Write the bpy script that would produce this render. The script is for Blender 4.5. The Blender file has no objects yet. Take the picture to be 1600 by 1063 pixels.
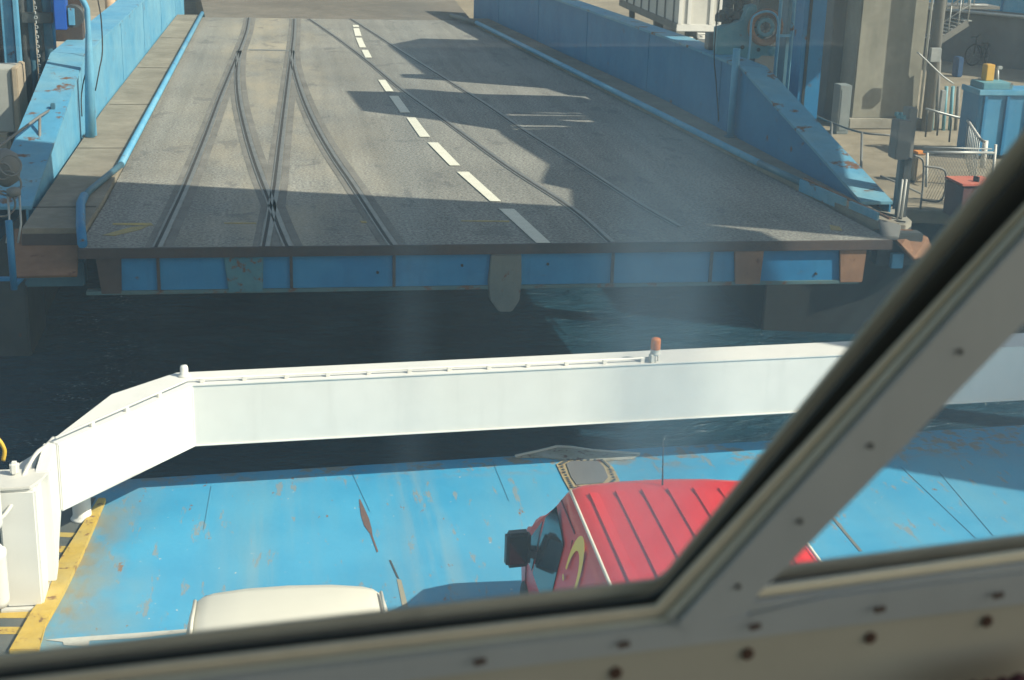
import bpy, bmesh, math, random
from mathutils import Vector, Matrix
random.seed(7)
R_ = math.radians
scene = bpy.context.scene
col = scene.collection

# ------------------------------------------------------------------ camera
FPX, CX, CY, CZ = 2300.0, 800.0, 531.5, 9.0
def _cam(px, py): return Vector((px - CX, CY - py, -FPX))
_Y = _cam(425, -230).normalized()
_up = Vector((1, -0.03, 0)).cross(_Y).normalized()
if _up.y < 0: _up = -_up
_X = _Y.cross(_up)
ROT = Matrix((_X, _Y, _up))
CAM = Vector((0, 0, CZ))
cd = bpy.data.cameras.new("camera")
cam = bpy.data.objects.new("camera", cd); col.objects.link(cam)
cam.matrix_world = Matrix.Translation(CAM) @ ROT.to_4x4()
cd.sensor_width = 36; cd.lens = FPX / 1600 * 36
cd.clip_start = 0.05; cd.clip_end = 2000
cd.dof.use_dof = True; cd.dof.focus_distance = 20; cd.dof.aperture_fstop = 9
scene.camera = cam

# ------------------------------------------------------------------ world, sun, exposure
SUN_EL, AZ = 40.0, 26.5           # the sun stands to the right and behind
to_sun = Vector((math.cos(R_(AZ)) * math.cos(R_(SUN_EL)), -math.sin(R_(AZ)) * math.cos(R_(SUN_EL)), math.sin(R_(SUN_EL))))
world = bpy.data.worlds.new("World"); scene.world = world; world.use_nodes = True
wn = world.node_tree.nodes; wl = world.node_tree.links
bg = wn['Background']; bg.inputs['Strength'].default_value = 0.115
sky = wn.new('ShaderNodeTexSky'); sky.sky_type = 'NISHITA'; sky.sun_disc = False
sky.sun_elevation = R_(SUN_EL); sky.sun_rotation = R_(90 + AZ)
sky.air_density = 1.3; sky.dust_density = 1.5
tint = wn.new('ShaderNodeMix'); tint.data_type = 'RGBA'; tint.blend_type = 'MULTIPLY'; tint.inputs[0].default_value = 1
tint.inputs[7].default_value = (1, .955, .89, 1)      # a milky summer sky rather than deep blue
wl.new(sky.outputs[0], tint.inputs[6]); wl.new(tint.outputs[2], bg.inputs[0])
sd = bpy.data.lights.new("sun", 'SUN'); sd.energy = 5.0; sd.angle = R_(0.5); sd.color = (1, .93, .81)
so = bpy.data.objects.new("sun", sd); col.objects.link(so)
so.rotation_euler = to_sun.to_track_quat('Z', 'Y').to_euler(); so.location = (20, -10, 30)
scene.view_settings.view_transform = 'Standard'; scene.view_settings.look = 'None'
scene.view_settings.exposure = 0.5; scene.view_settings.gamma = 1

# ------------------------------------------------------------------ helpers
def ray(px, py): return ROT @ _cam(px, py).normalized()
def P(px, py, z):
    d = ray(px, py); return CAM + d * ((z - CZ) / d.z)
def PX(px, py, x):
    d = ray(px, py); return CAM + d * (x / d.x)
def PY(px, py, y):
    d = ray(px, py); return CAM + d * (y / d.y)
V = Vector

def origin(o):
    v = Vector((0, 0, 0))
    while o is not None:
        v = v + o.location; o = o.parent
    return v

class MB:
    def __init__(s): s.bm = bmesh.new()
    def poly(s, pts, ext, bevel=0):
        """a face through pts, extruded by vector ext"""
        bm = s.bm; ext = Vector(ext)
        a = [bm.verts.new(p) for p in pts]; b = [bm.verts.new(Vector(p) + ext) for p in pts]
        n = len(a); fs = [bm.faces.new(a[::-1]), bm.faces.new(b)]
        for i in range(n): fs.append(bm.faces.new((a[i], a[(i+1) % n], b[(i+1) % n], b[i])))
        if bevel:
            es = set(e for f in fs for e in f.edges)
            bmesh.ops.bevel(bm, geom=list(es), offset=bevel, segments=2, affect='EDGES', clamp_overlap=True)
        return s
    def box(s, c, d, rz=0, bevel=0, rot=None):
        c = Vector(c); M = (rot or Matrix.Rotation(rz, 3, 'Z'))
        x, y, z = d[0]/2, d[1]/2, d[2]/2
        pts = [c + M @ Vector(p) for p in ((-x,-y,-z),(x,-y,-z),(x,y,-z),(-x,y,-z))]
        return s.poly(pts, M @ Vector((0,0,2*z)), bevel)
    def bb(s, x0, x1, y0, y1, z0, z1, bevel=0):
        return s.box(((x0+x1)/2,(y0+y1)/2,(z0+z1)/2), (x1-x0, y1-y0, z1-z0), 0, bevel)
    def prism(s, xy, z0, z1, bevel=0):
        return s.poly([(p[0], p[1], z0) for p in xy], (0,0,z1-z0), bevel)
    def bar(s, a, b, w, h=None, up=(0,0,1), bevel=0):
        a, b = Vector(a), Vector(b); h = h or w
        d = (b-a); L = d.length; d.normalize()
        sd_ = d.cross(Vector(up));
        if sd_.length < 1e-4: sd_ = d.cross(Vector((1,0,0)))
        sd_.normalize(); u = sd_.cross(d)
        pts = [a + sd_*x*w/2 + u*y*h/2 for x, y in ((-1,-1),(1,-1),(1,1),(-1,1))]
        return s.poly(pts, d*L, bevel)
    def tube(s, pts, r, seg=10, cap=True):
        bm = s.bm; pts = [Vector(p) for p in pts]; rings = []
        prev = None
        for i, p in enumerate(pts):
            t = (pts[min(i+1, len(pts)-1)] - pts[max(i-1, 0)]).normalized()
            if prev is None:
                n = t.cross(Vector((0,0,1)))
                if n.length < 1e-3: n = t.cross(Vector((1,0,0)))
            else: n = prev - t * prev.dot(t)
            n.normalize(); prev = n; b = t.cross(n)
            rr = r[i] if isinstance(r, (list, tuple)) else r
            rings.append([bm.verts.new(p + (n*math.cos(a) + b*math.sin(a))*rr) for a in [2*math.pi*k/seg for k in range(seg)]])
        for i in range(len(rings)-1):
            for k in range(seg):
                f = bm.faces.new((rings[i][k], rings[i][(k+1) % seg], rings[i+1][(k+1) % seg], rings[i+1][k])); f.smooth = True
        if cap: bm.faces.new(rings[0][::-1]); bm.faces.new(rings[-1])
        return s
    def cyl(s, c, r, h, seg=20, axis=(0,0,1), r2=None):
        c = Vector(c); ax = Vector(axis).normalized()
        return s.tube([c, c + ax*h], [r, r if r2 is None else r2], seg)
    def lathe(s, c, prof, seg=24, axis=(0,0,1)):
        c = Vector(c); ax = Vector(axis).normalized()
        n = ax.cross(Vector((1,0,0)));
        if n.length < 1e-3: n = ax.cross(Vector((0,1,0)))
        n.normalize(); b = ax.cross(n); bm = s.bm; rings = []
        for r, h in prof:
            rings.append([bm.verts.new(c + ax*h + (n*math.cos(a)+b*math.sin(a))*max(r,1e-4)) for a in [2*math.pi*k/seg for k in range(seg)]])
        for i in range(len(rings)-1):
            for k in range(seg):
                f = bm.faces.new((rings[i][k], rings[i][(k+1)%seg], rings[i+1][(k+1)%seg], rings[i+1][k])); f.smooth = True
        bm.faces.new(rings[0][::-1]); bm.faces.new(rings[-1])
        return s
    def torus(s, c, R, r, axis=(0,0,1), seg=28, rs=8, arc=(0, 2*math.pi)):
        c = Vector(c); ax = Vector(axis).normalized(); n = ax.cross(Vector((0,0,1)))
        if n.length < 1e-3: n = Vector((1,0,0))
        n.normalize(); b = ax.cross(n)
        pts = [c + (n*math.cos(t)+b*math.sin(t))*R for t in [arc[0] + (arc[1]-arc[0])*k/seg for k in range(seg+1)]]
        return s.tube(pts, r, rs)
    def sheet(s, pts):
        s.bm.faces.new([s.bm.verts.new(p) for p in pts]); return s
    def strip(s, line, w0, w1, z, t=0.004):
        """a flat ribbon beside a ground polyline, between the sideways offsets w0 and w1"""
        L = [Vector(p) for p in line]; a = []; b = []
        for i, p in enumerate(L):
            d = L[min(i+1, len(L)-1)] - L[max(i-1, 0)]; d.z = 0; d.normalize()
            n = Vector((d.y, -d.x, 0)); a.append(p + n*w0); b.append(p + n*w1)
        for i in range(len(L)-1):
            q = [a[i], b[i], b[i+1], a[i+1]]
            s.poly([(v.x, v.y, z) for v in q], (0,0,t))
        return s
    def build(s, name, mat, parent=None, each=False):
        bm = s.bm
        bmesh.ops.recalc_face_normals(bm, faces=bm.faces)
        off = origin(parent)
        if off.length: bmesh.ops.translate(bm, verts=bm.verts, vec=-off)
        if each:
            seen = set(); out = []
            for v0 in bm.verts:
                if v0 in seen: continue
                st = [v0]; isl = []; seen.add(v0)
                while st:
                    v = st.pop(); isl.append(v)
                    for e in v.link_edges:
                        w = e.other_vert(v)
                        if w not in seen: seen.add(w); st.append(w)
                idx = {v: i for i, v in enumerate(isl)}; fs = {f for v in isl for f in v.link_faces}
                me = bpy.data.meshes.new(name); me.from_pydata([v.co[:] for v in isl], [], [[idx[v] for v in f.verts] for f in fs])
                me.polygons.foreach_set('use_smooth', [f.smooth for f in fs]); me.materials.append(mat)
                o = bpy.data.objects.new(name, me); col.objects.link(o); o.parent = parent; out.append(o)
            bm.free(); return out[0]
        me = bpy.data.meshes.new(name); bm.to_mesh(me); bm.free()
        me.materials.append(mat)
        o = bpy.data.objects.new(name, me); col.objects.link(o); o.parent = parent
        return o

def thing(name, label, cat, loc=(0,0,0), group=None):
    o = bpy.data.objects.new(name, None); col.objects.link(o); o.location = loc
    o.empty_display_size = .2
    o['label'] = label; o['category'] = cat
    if group: o['group'] = group
    return o
def tag(o, label, cat, group=None, rebase=True):
    o['label'] = label; o['category'] = cat
    if group: o['group'] = group
    if rebase and o.type == 'MESH' and o.parent is None:      # put the origin at the object's own foot
        vs = [v.co for v in o.data.vertices]
        c = Vector((sum(v.x for v in vs)/len(vs), sum(v.y for v in vs)/len(vs), min(v.z for v in vs)))
        o.data.transform(Matrix.Translation(-c)); o.location = c
    return o
def struct(o): o['kind'] = 'structure'; return o

def smooth(pts, n=6):
    """Catmull-Rom through pts"""
    p = [Vector(q) for q in pts]; p = [p[0]*2-p[1]] + p + [p[-1]*2-p[-2]]; out = []
    for i in range(1, len(p)-2):
        for k in range(n):
            t = k/n
            out.append(0.5*((2*p[i]) + (p[i+1]-p[i-1])*t + (2*p[i-1]-5*p[i]+4*p[i+1]-p[i+2])*t*t + (3*p[i]-p[i-1]-3*p[i+1]+p[i+2])*t**3))
    out.append(p[-2]); return out

# ------------------------------------------------------------------ materials
class NT:
    def __init__(s, name):
        s.m = bpy.data.materials.new(name); s.m.use_nodes = True
        s.t = s.m.node_tree; s.n = s.t.nodes; s.b = s.n['Principled BSDF']; s.out = s.n['Material Output']
        s.pos = s.n.new('ShaderNodeNewGeometry').outputs['Position']
    def link(s, a, b): s.t.links.new(a, b)
    def map(s, sc=(1,1,1), rot=0):
        m = s.n.new('ShaderNodeMapping'); m.inputs['Scale'].default_value = sc; m.inputs['Rotation'].default_value = (0,0,rot)
        s.link(s.pos, m.inputs[0]); return m.outputs[0]
    def noise(s, scale, detail=4, sc=(1,1,1), rough=.6, dist=0):
        n = s.n.new('ShaderNodeTexNoise'); n.inputs['Scale'].default_value = scale; n.inputs['Detail'].default_value = detail
        n.inputs['Roughness'].default_value = rough; n.inputs['Distortion'].default_value = dist
        s.link(s.map(sc), n.inputs['Vector']); return n.outputs['Fac']
    def ramp(s, fac, a, b, c0=(0,0,0,1), c1=(1,1,1,1)):
        r = s.n.new('ShaderNodeValToRGB'); e = r.color_ramp.elements
        e[0].position = a; e[1].position = b; e[0].color = c0; e[1].color = c1
        s.link(fac, r.inputs[0]); return r.outputs[0]
    def mix(s, fac, a, b, mode='MIX'):
        m = s.n.new('ShaderNodeMix'); m.data_type = 'RGBA'; m.blend_type = mode
        for i, v in ((0, fac), (6, a), (7, b)):
            if isinstance(v, (int, float)): m.inputs[i].default_value = v
            elif isinstance(v, tuple): m.inputs[i].default_value = v if len(v) == 4 else (*v, 1)
            else: s.link(v, m.inputs[i])
        return m.outputs[2]
    def math(s, op, a, b=0.5, clamp=False):
        m = s.n.new('ShaderNodeMath'); m.operation = op; m.use_clamp = clamp
        for i, v in ((0, a), (1, b)):
            if isinstance(v, (int, float)): m.inputs[i].default_value = v
            else: s.link(v, m.inputs[i])
        return m.outputs[0]
    def sep(s):
        x = s.n.new('ShaderNodeSeparateXYZ'); s.link(s.pos, x.inputs[0]); return x.outputs
    def bump(s, h, strength=.3, dist=.01):
        b = s.n.new('ShaderNodeBump'); b.inputs['Strength'].default_value = strength; b.inputs['Distance'].default_value = dist
        s.link(h, b.inputs['Height']); s.link(b.outputs[0], s.b.inputs['Normal'])
    def col(s, c):
        if isinstance(c, tuple): s.b.inputs['Base Color'].default_value = (*c[:3], 1)
        else: s.link(c, s.b.inputs['Base Color'])
    def rough(s, v):
        if isinstance(v, (int, float)): s.b.inputs['Roughness'].default_value = v
        else: s.link(v, s.b.inputs['Roughness'])

def paint(name, base, worn=None, rust=0.0, rough=.5, scale=1.0, rustc=(.15,.07,.04), vary=.25, metal=0, spec=.4, stretch=(1,1,1)):
    t = NT(name); worn = worn or tuple(min(1, c*1.2+.03) for c in base)
    n1 = t.noise(1.1*scale, 6, stretch); n2 = t.noise(6*scale, 6, stretch)
    c = t.mix(t.ramp(n1, .35, .7), base, worn)
    c = t.mix(vary, c, t.ramp(n2, .2, .8, (.45,.45,.45,1), (1,1,1,1)), 'MULTIPLY')
    # vertical run-off streaks
    st = t.noise(7*scale, 4, (1.6,1.6,.12)); c = t.mix(t.math('MULTIPLY', t.ramp(st, .55, .8), vary), c, tuple(x*.55 for x in base))
    if rust:
        m = t.noise(3.2*scale, 8, stretch, .7); r = t.ramp(m, .70-rust*.33, .74-rust*.30)
        rc = t.mix(t.noise(20, 3), tuple(x*.5 for x in rustc), tuple(min(1,x*1.25) for x in rustc))
        c = t.mix(r, c, rc)
        t.bump(m, .15, .01)
    t.col(c); t.rough(rough); t.b.inputs['Metallic'].default_value = metal
    t.b.inputs['Specular IOR Level'].default_value = spec
    return t.m
def plain(name, base, rough=.5, metal=0, spec=.5):
    t = NT(name); n = t.noise(9, 4); t.col(t.mix(n, tuple(x*.85 for x in base), tuple(min(1,x*1.12) for x in base)))
    t.rough(rough); t.b.inputs['Metallic'].default_value = metal; t.b.inputs['Specular IOR Level'].default_value = spec
    return t.m

# linkspan blues
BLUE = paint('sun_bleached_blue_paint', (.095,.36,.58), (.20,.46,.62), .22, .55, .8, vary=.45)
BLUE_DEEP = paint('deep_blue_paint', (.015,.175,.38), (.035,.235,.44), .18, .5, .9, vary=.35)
BLUE_RUST = paint('blue_paint_with_rust', (.09,.34,.54), (.22,.42,.50), .42, .6, .7, rustc=(.17,.09,.05), vary=.45)
BLUE_DARK = paint('dark_blue_metal', (.05,.13,.19), (.08,.2,.27), .2, .5)
ROYAL = paint('royal_blue_enamel', (.02,.11,.48), (.03,.15,.55), 0, .35)
TEAL = paint('greenish_blue_paint', (.09,.28,.36), (.16,.36,.40), .2, .5)
RUST = paint('rusty_steel', (.20,.105,.06), (.34,.19,.11), .3, .85, 1.4, vary=.5)
RUSTD = paint('dark_rusty_steel', (.06,.05,.05), (.105,.072,.058), .08, .8, 1.5, vary=.5)
STEEL = paint('galvanised_steel', (.38,.40,.40), (.5,.52,.5), .05, .45, 2, metal=.3)
GREYM = paint('grey_metal', (.17,.175,.17), (.22,.22,.2), .12, .6)
DARKM = paint('dark_machine_metal', (.05,.06,.065), (.09,.1,.1), .15, .5)
BLACK = plain('black_rubber', (.02,.022,.022), .7)
WHITE = paint('white_ship_paint', (.79,.78,.73), (.82,.81,.77), 0, .42, .6, vary=.16)
WHITE_D = paint('grubby_white_paint', (.62,.61,.56), (.72,.70,.64), .1, .5, 1, vary=.2)
TAN = paint('sandy_concrete', (.40,.33,.24), (.5,.42,.31), .0, .9, 1, vary=.4)
REDP = paint('faded_red_paint', (.50,.13,.09), (.6,.2,.13), .1, .6)
YEL = paint('worn_yellow_paint', (.62,.42,.07), (.56,.44,.16), .38, .65, 1.6, rustc=(.25,.14,.06), vary=.45)
YELM = paint('yellow_road_paint', (.55,.42,.13), (.35,.30,.16), .0, .8, 3, vary=.6)
AMBER_OR = plain('orange_paint', (.7,.27,.06), .5)

def concrete(name, base, sc=1.0):
    t = NT(name); a = t.noise(.7*sc, 8); b = t.noise(5*sc, 6); st = t.noise(3*sc, 5, (1,1,.15)); f = t.noise(60, 3)
    c = t.mix(t.ramp(a, .3, .7), tuple(x*.72 for x in base), tuple(min(1, x*1.15) for x in base))
    c = t.mix(.5, c, t.ramp(b, .2, .8, (.6,.6,.6,1), (1.0,1.0,1.0,1)), 'MULTIPLY')
    c = t.mix(.45, c, t.ramp(st, .35, .65, (.6,.6,.57,1), (1,1,1,1)), 'MULTIPLY')
    c = t.mix(.3, c, t.ramp(f, .3, .7, (.6,.6,.6,1), (1,1,1,1)), 'MULTIPLY')
    t.col(c); t.rough(.92); t.bump(t.noise(25, 5), .3, .01); return t.m
CONC = concrete('weathered_concrete', (.36,.35,.29))
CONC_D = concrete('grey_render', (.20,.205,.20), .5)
CONC_L = concrete('pale_concrete', (.40,.38,.32))
WALKM = concrete('gritty_walkway_coating', (.34,.30,.23), 1.3)

def asphalt():
    t = NT('worn_asphalt'); x, y, z = t.sep()
    grit = t.noise(23, 3, rough=.7); g2 = t.noise(12, 4); big = t.noise(.28, 5); mid = t.noise(1.4, 6, (1,.5,1))
    c = t.mix(t.ramp(big, .35, .68), (.285,.280,.252), (.375,.368,.328))
    c = t.mix(.55, c, t.ramp(mid, .25, .75, (.72,.72,.72,1), (1,1,1,1)), 'MULTIPLY')
    c = t.mix(.75, c, t.ramp(grit, .42, .58, (.40,.40,.41,1), (1.25,1.25,1.22,1)), 'MULTIPLY')
    c = t.mix(.4, c, t.ramp(g2, .38, .62, (.66,.66,.66,1), (1,1,1,1)), 'MULTIPLY')
    # dirt polished in by tyres along the lanes, and lengthways streaks of use
    ln = t.noise(1.0, 5, (2.6,.07,1)); c = t.mix(.42, c, t.ramp(ln, .38, .60, (.55,.55,.55,1), (1.0,1.0,1.0,1)), 'MULTIPLY')
    # brown silt that lies between the left-hand rails
    bx = t.math('SUBTRACT', 1, t.math('MULTIPLY', t.math('ABSOLUTE', t.math('SUBTRACT', x, -.1)), .42), True)
    sn = t.ramp(t.noise(.9, 6, (1,.35,1)), .38, .68)
    c = t.mix(t.math('MULTIPLY', t.math('MULTIPLY', bx, sn), .8), c, (.42,.36,.25))
    # light scrapes across the working end
    sc = t.ramp(t.noise(5, 7, (.35,2.2,1), .75), .57, .62)
    ne = t.math('MULTIPLY', t.math('SUBTRACT', 25, y), .16, True)
    c = t.mix(t.math('MULTIPLY', t.math('MULTIPLY', sc, ne), .5), c, (.42,.41,.37))
    # patches and tar blots
    pt = t.ramp(t.noise(1.7, 6, (1,.6,1), .6, .4), .60, .63); c = t.mix(t.math('MULTIPLY', pt, .45), c, (.10,.10,.10))
    t.col(c); t.rough(.85); t.bump(grit, .5, .006); return t.m
ASPH = asphalt()
APPR = concrete('approach_asphalt', (.215,.19,.155), .6)
QUAYM = concrete('quay_surface', (.35,.30,.215), .8)

def road_white():
    t = NT('white_road_paint'); m = t.ramp(t.noise(30, 5), .60, .72)
    c = t.mix(t.ramp(t.noise(4, 4), .3, .7), (.70,.68,.56), (.80,.78,.66)); c = t.mix(t.math('MULTIPLY', m, .5), c, (.3,.3,.28))
    t.col(c); t.rough(.7); return t.m
RWHITE = road_white()

def deckmat():
    t = NT('blue_deck_paint'); x, y, z = t.sep()
    a = t.noise(.9, 6); streak = t.noise(1.3, 6, (1,.16,1)); fine = t.noise(22, 5)
    c = t.mix(t.ramp(a, .35, .65), (.045,.305,.52), (.07,.36,.575))
    c = t.mix(t.math('MULTIPLY', t.ramp(streak, .42, .72), .5), c, (.17,.37,.45))
    c = t.mix(.3, c, t.ramp(fine, .3, .7, (.75,.75,.75,1), (1,1,1,1)), 'MULTIPLY')
    # tyre grime in two lanes
    gr = t.ramp(t.noise(2.2, 6, (2.2,.08,1)), .44, .60)
    lane = t.math('SUBTRACT', 1, t.math('MULTIPLY', t.math('ABSOLUTE', t.math('SUBTRACT', t.math('ABSOLUTE', t.math('SUBTRACT', x, .65)), .85)), 1.7), True)
    c = t.mix(t.math('MULTIPLY', t.math('MULTIPLY', gr, lane), .6), c, (.22,.36,.42))
    # lengthways scuffs and chips down to primer and rust
    sc = t.ramp(t.noise(7, 7, (1,.22,1), .7), .60, .63); c = t.mix(t.math('MULTIPLY', sc, .75), c, (.24,.26,.25))
    ch = t.ramp(t.noise(6.5, 6, (1,.45,1), .65), .675, .69); c = t.mix(ch, c, (.22,.12,.08))
    sp = t.ramp(t.noise(16, 4, (1,1,1), .6), .715, .725); c = t.mix(sp, c, (.55,.58,.55))
    # rust wash off the yellow kerb at the left edge
    le = t.math('MULTIPLY', t.math('SUBTRACT', -1.55, x), 1.9, True)
    rn = t.ramp(t.noise(2.6, 7, (1,.6,1)), .36, .6)
    c = t.mix(t.math('MULTIPLY', le, rn), c, (.27,.22,.12))
    le2 = t.math('MULTIPLY', t.math('SUBTRACT', -1.15, x), 1.0, True)
    c = t.mix(t.math('MULTIPLY', t.math('MULTIPLY', le2, t.ramp(t.noise(1.6, 6), .42, .65)), .7), c, (.22,.30,.30))
    # rust and salt along the bow lip
    fe = t.math('MULTIPLY', t.math('SUBTRACT', y, 15.75), 2.5, True)
    c = t.mix(t.math('MULTIPLY', fe, t.ramp(t.noise(4.5, 6), .5, .62)), c, (.24,.22,.18))
    t.col(c); t.rough(t.ramp(a, .2, .8, (.42,)*3+(1,), (.62,)*3+(1,))); t.b.inputs['Specular IOR Level'].default_value = .35
    t.bump(t.noise(3, 3), .12, .02); return t.m
DECK = deckmat()

def water():
    t = NT('harbour_water'); x, y, z = t.sep()
    c = t.mix(t.ramp(t.noise(.32, 5, (1,1.4,1)), .36, .62), (.003,.022,.040), (.014,.060,.092))
    c = t.mix(t.ramp(t.noise(2.4, 6, (1,2.2,1), .7, .8), .52, .72), c, (.014,.058,.085))
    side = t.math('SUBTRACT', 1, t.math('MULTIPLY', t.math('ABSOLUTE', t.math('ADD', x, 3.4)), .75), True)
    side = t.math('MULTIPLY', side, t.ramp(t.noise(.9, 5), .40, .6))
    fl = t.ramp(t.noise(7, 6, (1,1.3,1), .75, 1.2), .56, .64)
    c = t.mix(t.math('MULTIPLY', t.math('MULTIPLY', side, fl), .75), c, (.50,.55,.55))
    t.col(c)
    t.rough(.12); t.b.inputs['IOR'].default_value = 1.33
    h = t.math('ADD', t.math('MULTIPLY', t.noise(1.6, 6, (1,1.6,1), .62, .6), 1.0), t.math('MULTIPLY', t.noise(9, 4, (1,1.5,1)), .18))
    t.bump(h, 1.0, .22)
    return t.m
WATER = water()

def rubber_gloss(name, c): return plain(name, c, .45)
FRAME = paint('grey_anodised_aluminium', (.43,.465,.48), (.48,.51,.52), 0, .5, 3, metal=.35, vary=.15)
TRIM = paint('buff_sealant', (.58,.52,.40), (.66,.60,.48), 0, .6, 4, vary=.2)
GASK = paint('weathered_outer_gasket', (.46,.44,.37), (.56,.53,.43), 0, .7, 3, vary=.3)
GASKD = plain('dark_rubber_seal', (.04,.044,.04), .6)
CABIN = plain('beige_cabin_lining', (.40,.38,.31), .8)
SCREWM = plain('oxidised_screw', (.10,.06,.045), .5, .6)

def pane_mat():
    t = NT('reflection_hazed_glass'); n = t.n
    tr = n.new('ShaderNodeBsdfTransparent'); tr.inputs[0].default_value = (.955,.965,.935,1)
    gl = n.new('ShaderNodeBsdfGlossy'); gl.inputs['Roughness'].default_value = .02
    df = n.new('ShaderNodeBsdfTranslucent'); df.inputs[0].default_value = (.70,.88,.98,1)
    d2 = n.new('ShaderNodeBsdfDiffuse'); d2.inputs[0].default_value = (.70,.88,.98,1)
    ad = n.new('ShaderNodeMixShader'); ad.inputs[0].default_value = .35
    t.link(df.outputs[0], ad.inputs[1]); t.link(d2.outputs[0], ad.inputs[2])
    x, y, z = t.sep()
    # reflections painted in as pale upright bands, and a thin film over everything
    refl = t.math('SUBTRACT', 1, t.math('MULTIPLY', t.math('ABSOLUTE', t.math('SUBTRACT', x, .262)), 15), True)
    refl = t.math('MULTIPLY', t.math('POWER', t.math('MULTIPLY', refl, 1.5, True), 1.5), t.ramp(t.noise(9, 5, (1,1,.12), .7), .3, .7, (.62,)*3+(1,), (1,)*3+(1,)))
    refl2 = t.math('SUBTRACT', 1, t.math('MULTIPLY', t.math('ABSOLUTE', t.math('SUBTRACT', x, .084)), 48), True)
    veil = t.ramp(t.noise(5, 4, (1,1,.35)), .25, .8, (.050,)*3+(1,), (.080,)*3+(1,))
    f = t.math('ADD', veil, t.math('ADD', t.math('MULTIPLY', t.math('MULTIPLY', refl, t.math('MULTIPLY', t.math('SUBTRACT', 8.88, z), 7, True)), .19), t.math('ADD', t.math('MULTIPLY', refl2, .04), t.math('MULTIPLY', t.math('SUBTRACT', x, .0, True), .10))))
    m1 = n.new('ShaderNodeMixShader'); t.link(f, m1.inputs[0]); t.link(tr.outputs[0], m1.inputs[1]); t.link(ad.outputs[0], m1.inputs[2])
    m2 = n.new('ShaderNodeMixShader'); m2.inputs[0].default_value = .025
    t.link(m1.outputs[0], m2.inputs[1]); t.link(gl.outputs[0], m2.inputs[2])
    t.link(m2.outputs[0], t.out.inputs[0]); return t.m
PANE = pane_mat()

def carpaint(name, base):
    t = NT(name); t.col(t.mix(t.noise(2, 5), base, tuple(min(1, c*1.12+.012) for c in base))); t.rough(.38)
    t.b.inputs['Specular IOR Level'].default_value = .25; t.b.inputs['Coat Weight'].default_value = .12; t.b.inputs['Coat Roughness'].default_value = .2; return t.m
RED = carpaint('red_van_paint', (.62,.018,.018))
VWHITE = carpaint('cream_white_paint', (.66,.63,.53))
GLASS = plain('dark_vehicle_glass', (.02,.03,.035), .08, 0, .6)
PLASTIC = plain('black_plastic', (.03,.035,.04), .45)
TYRE = plain('tyre_rubber', (.02,.02,.02), .85)
YLOGO = plain('yellow_vinyl', (.95,.66,.05), .4)
AMBER = NT('amber_lens'); AMBER.col((.80,.24,.03)); AMBER.rough(.15); AMBER.b.inputs['Transmission Weight'].default_value = .35; AMBER = AMBER.m

# ================================================================== SETTING
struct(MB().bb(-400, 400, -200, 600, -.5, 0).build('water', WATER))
RZ0 = 4.0
# quays: right-hand lower quay, left quay, land behind
QZ = 2.6
ALGAE = concrete('dark_wet_quay_wall', (.028,.032,.030), 1)
struct(MB().prism([(9.70,27.55),(14.6,26.53),(60,24.9),(399,24.9),(399,49.35),(9.70,49.35)], -1.05, QZ-.25, .03).build('quay_wall', ALGAE))
struct(MB().prism([(-399,29.45),(-4.70,29.45),(-4.70,49.35),(-399,49.35)], -1.05, QZ-.25, .03).build('quay_wall', ALGAE))
struct(MB().bb(-5, 9.8, 49.25, 49.38, -1, RZ0-.3).build('quay_wall', ALGAE))
struct(MB().prism([(9.75,27.6),(14.6,26.6),(60,25.0),(400,25),(400,49.4),(9.75,49.4)], -1.0, QZ, .04).build('quay_ground', QUAYM))
struct(MB().prism([(-400,29.5),(-4.75,29.5),(-4.75,49.4),(-400,49.4)], -1.0, QZ, .04).build('left_quay_ground', QUAYM))
struct(MB().bb(-400, 400, 49.4, 600, -1.0, QZ).build('land', QUAYM))
RZ = 4.0   # road level of the ramp
struct(MB().prism([(-2.2,48.36),(6.3,48.36),(8.0,90),(3,300),(-6,300),(-5.0,90)], QZ, RZ-.01).build('approach_road', APPR))

# ------------------------------------------------------------------ harbour ramp (linkspan)
NY, FY = 19.3, 48.25
def lx(y): return -2.28 - (FY-y)*.0100          # left kerb line
def rx(y): return 6.05 + (FY-y)*.0905
ramp = thing('harbour_ramp', 'wide asphalt-topped harbour ramp with inlaid rails and blue end beam', 'ramp', (3, 33.8, 3.4))
MB().prism([(-2.62,NY),(8.6,NY),(rx(24),24),(rx(FY),FY),(lx(FY),FY),(lx(22),22)], 3.88, RZ).build('roadway', ASPH, ramp)
# dark steel edge plate of the roadway and far joint
MB().bb(-2.62, 8.62, NY-.03, NY+.02, 3.87, 4.006, .004).build('edge_plate', RUSTD, ramp)
MB().bb(-2.3, 6.2, FY+.005, FY+.10, 3.6, 3.985).build('joint', RUSTD, ramp)

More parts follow.
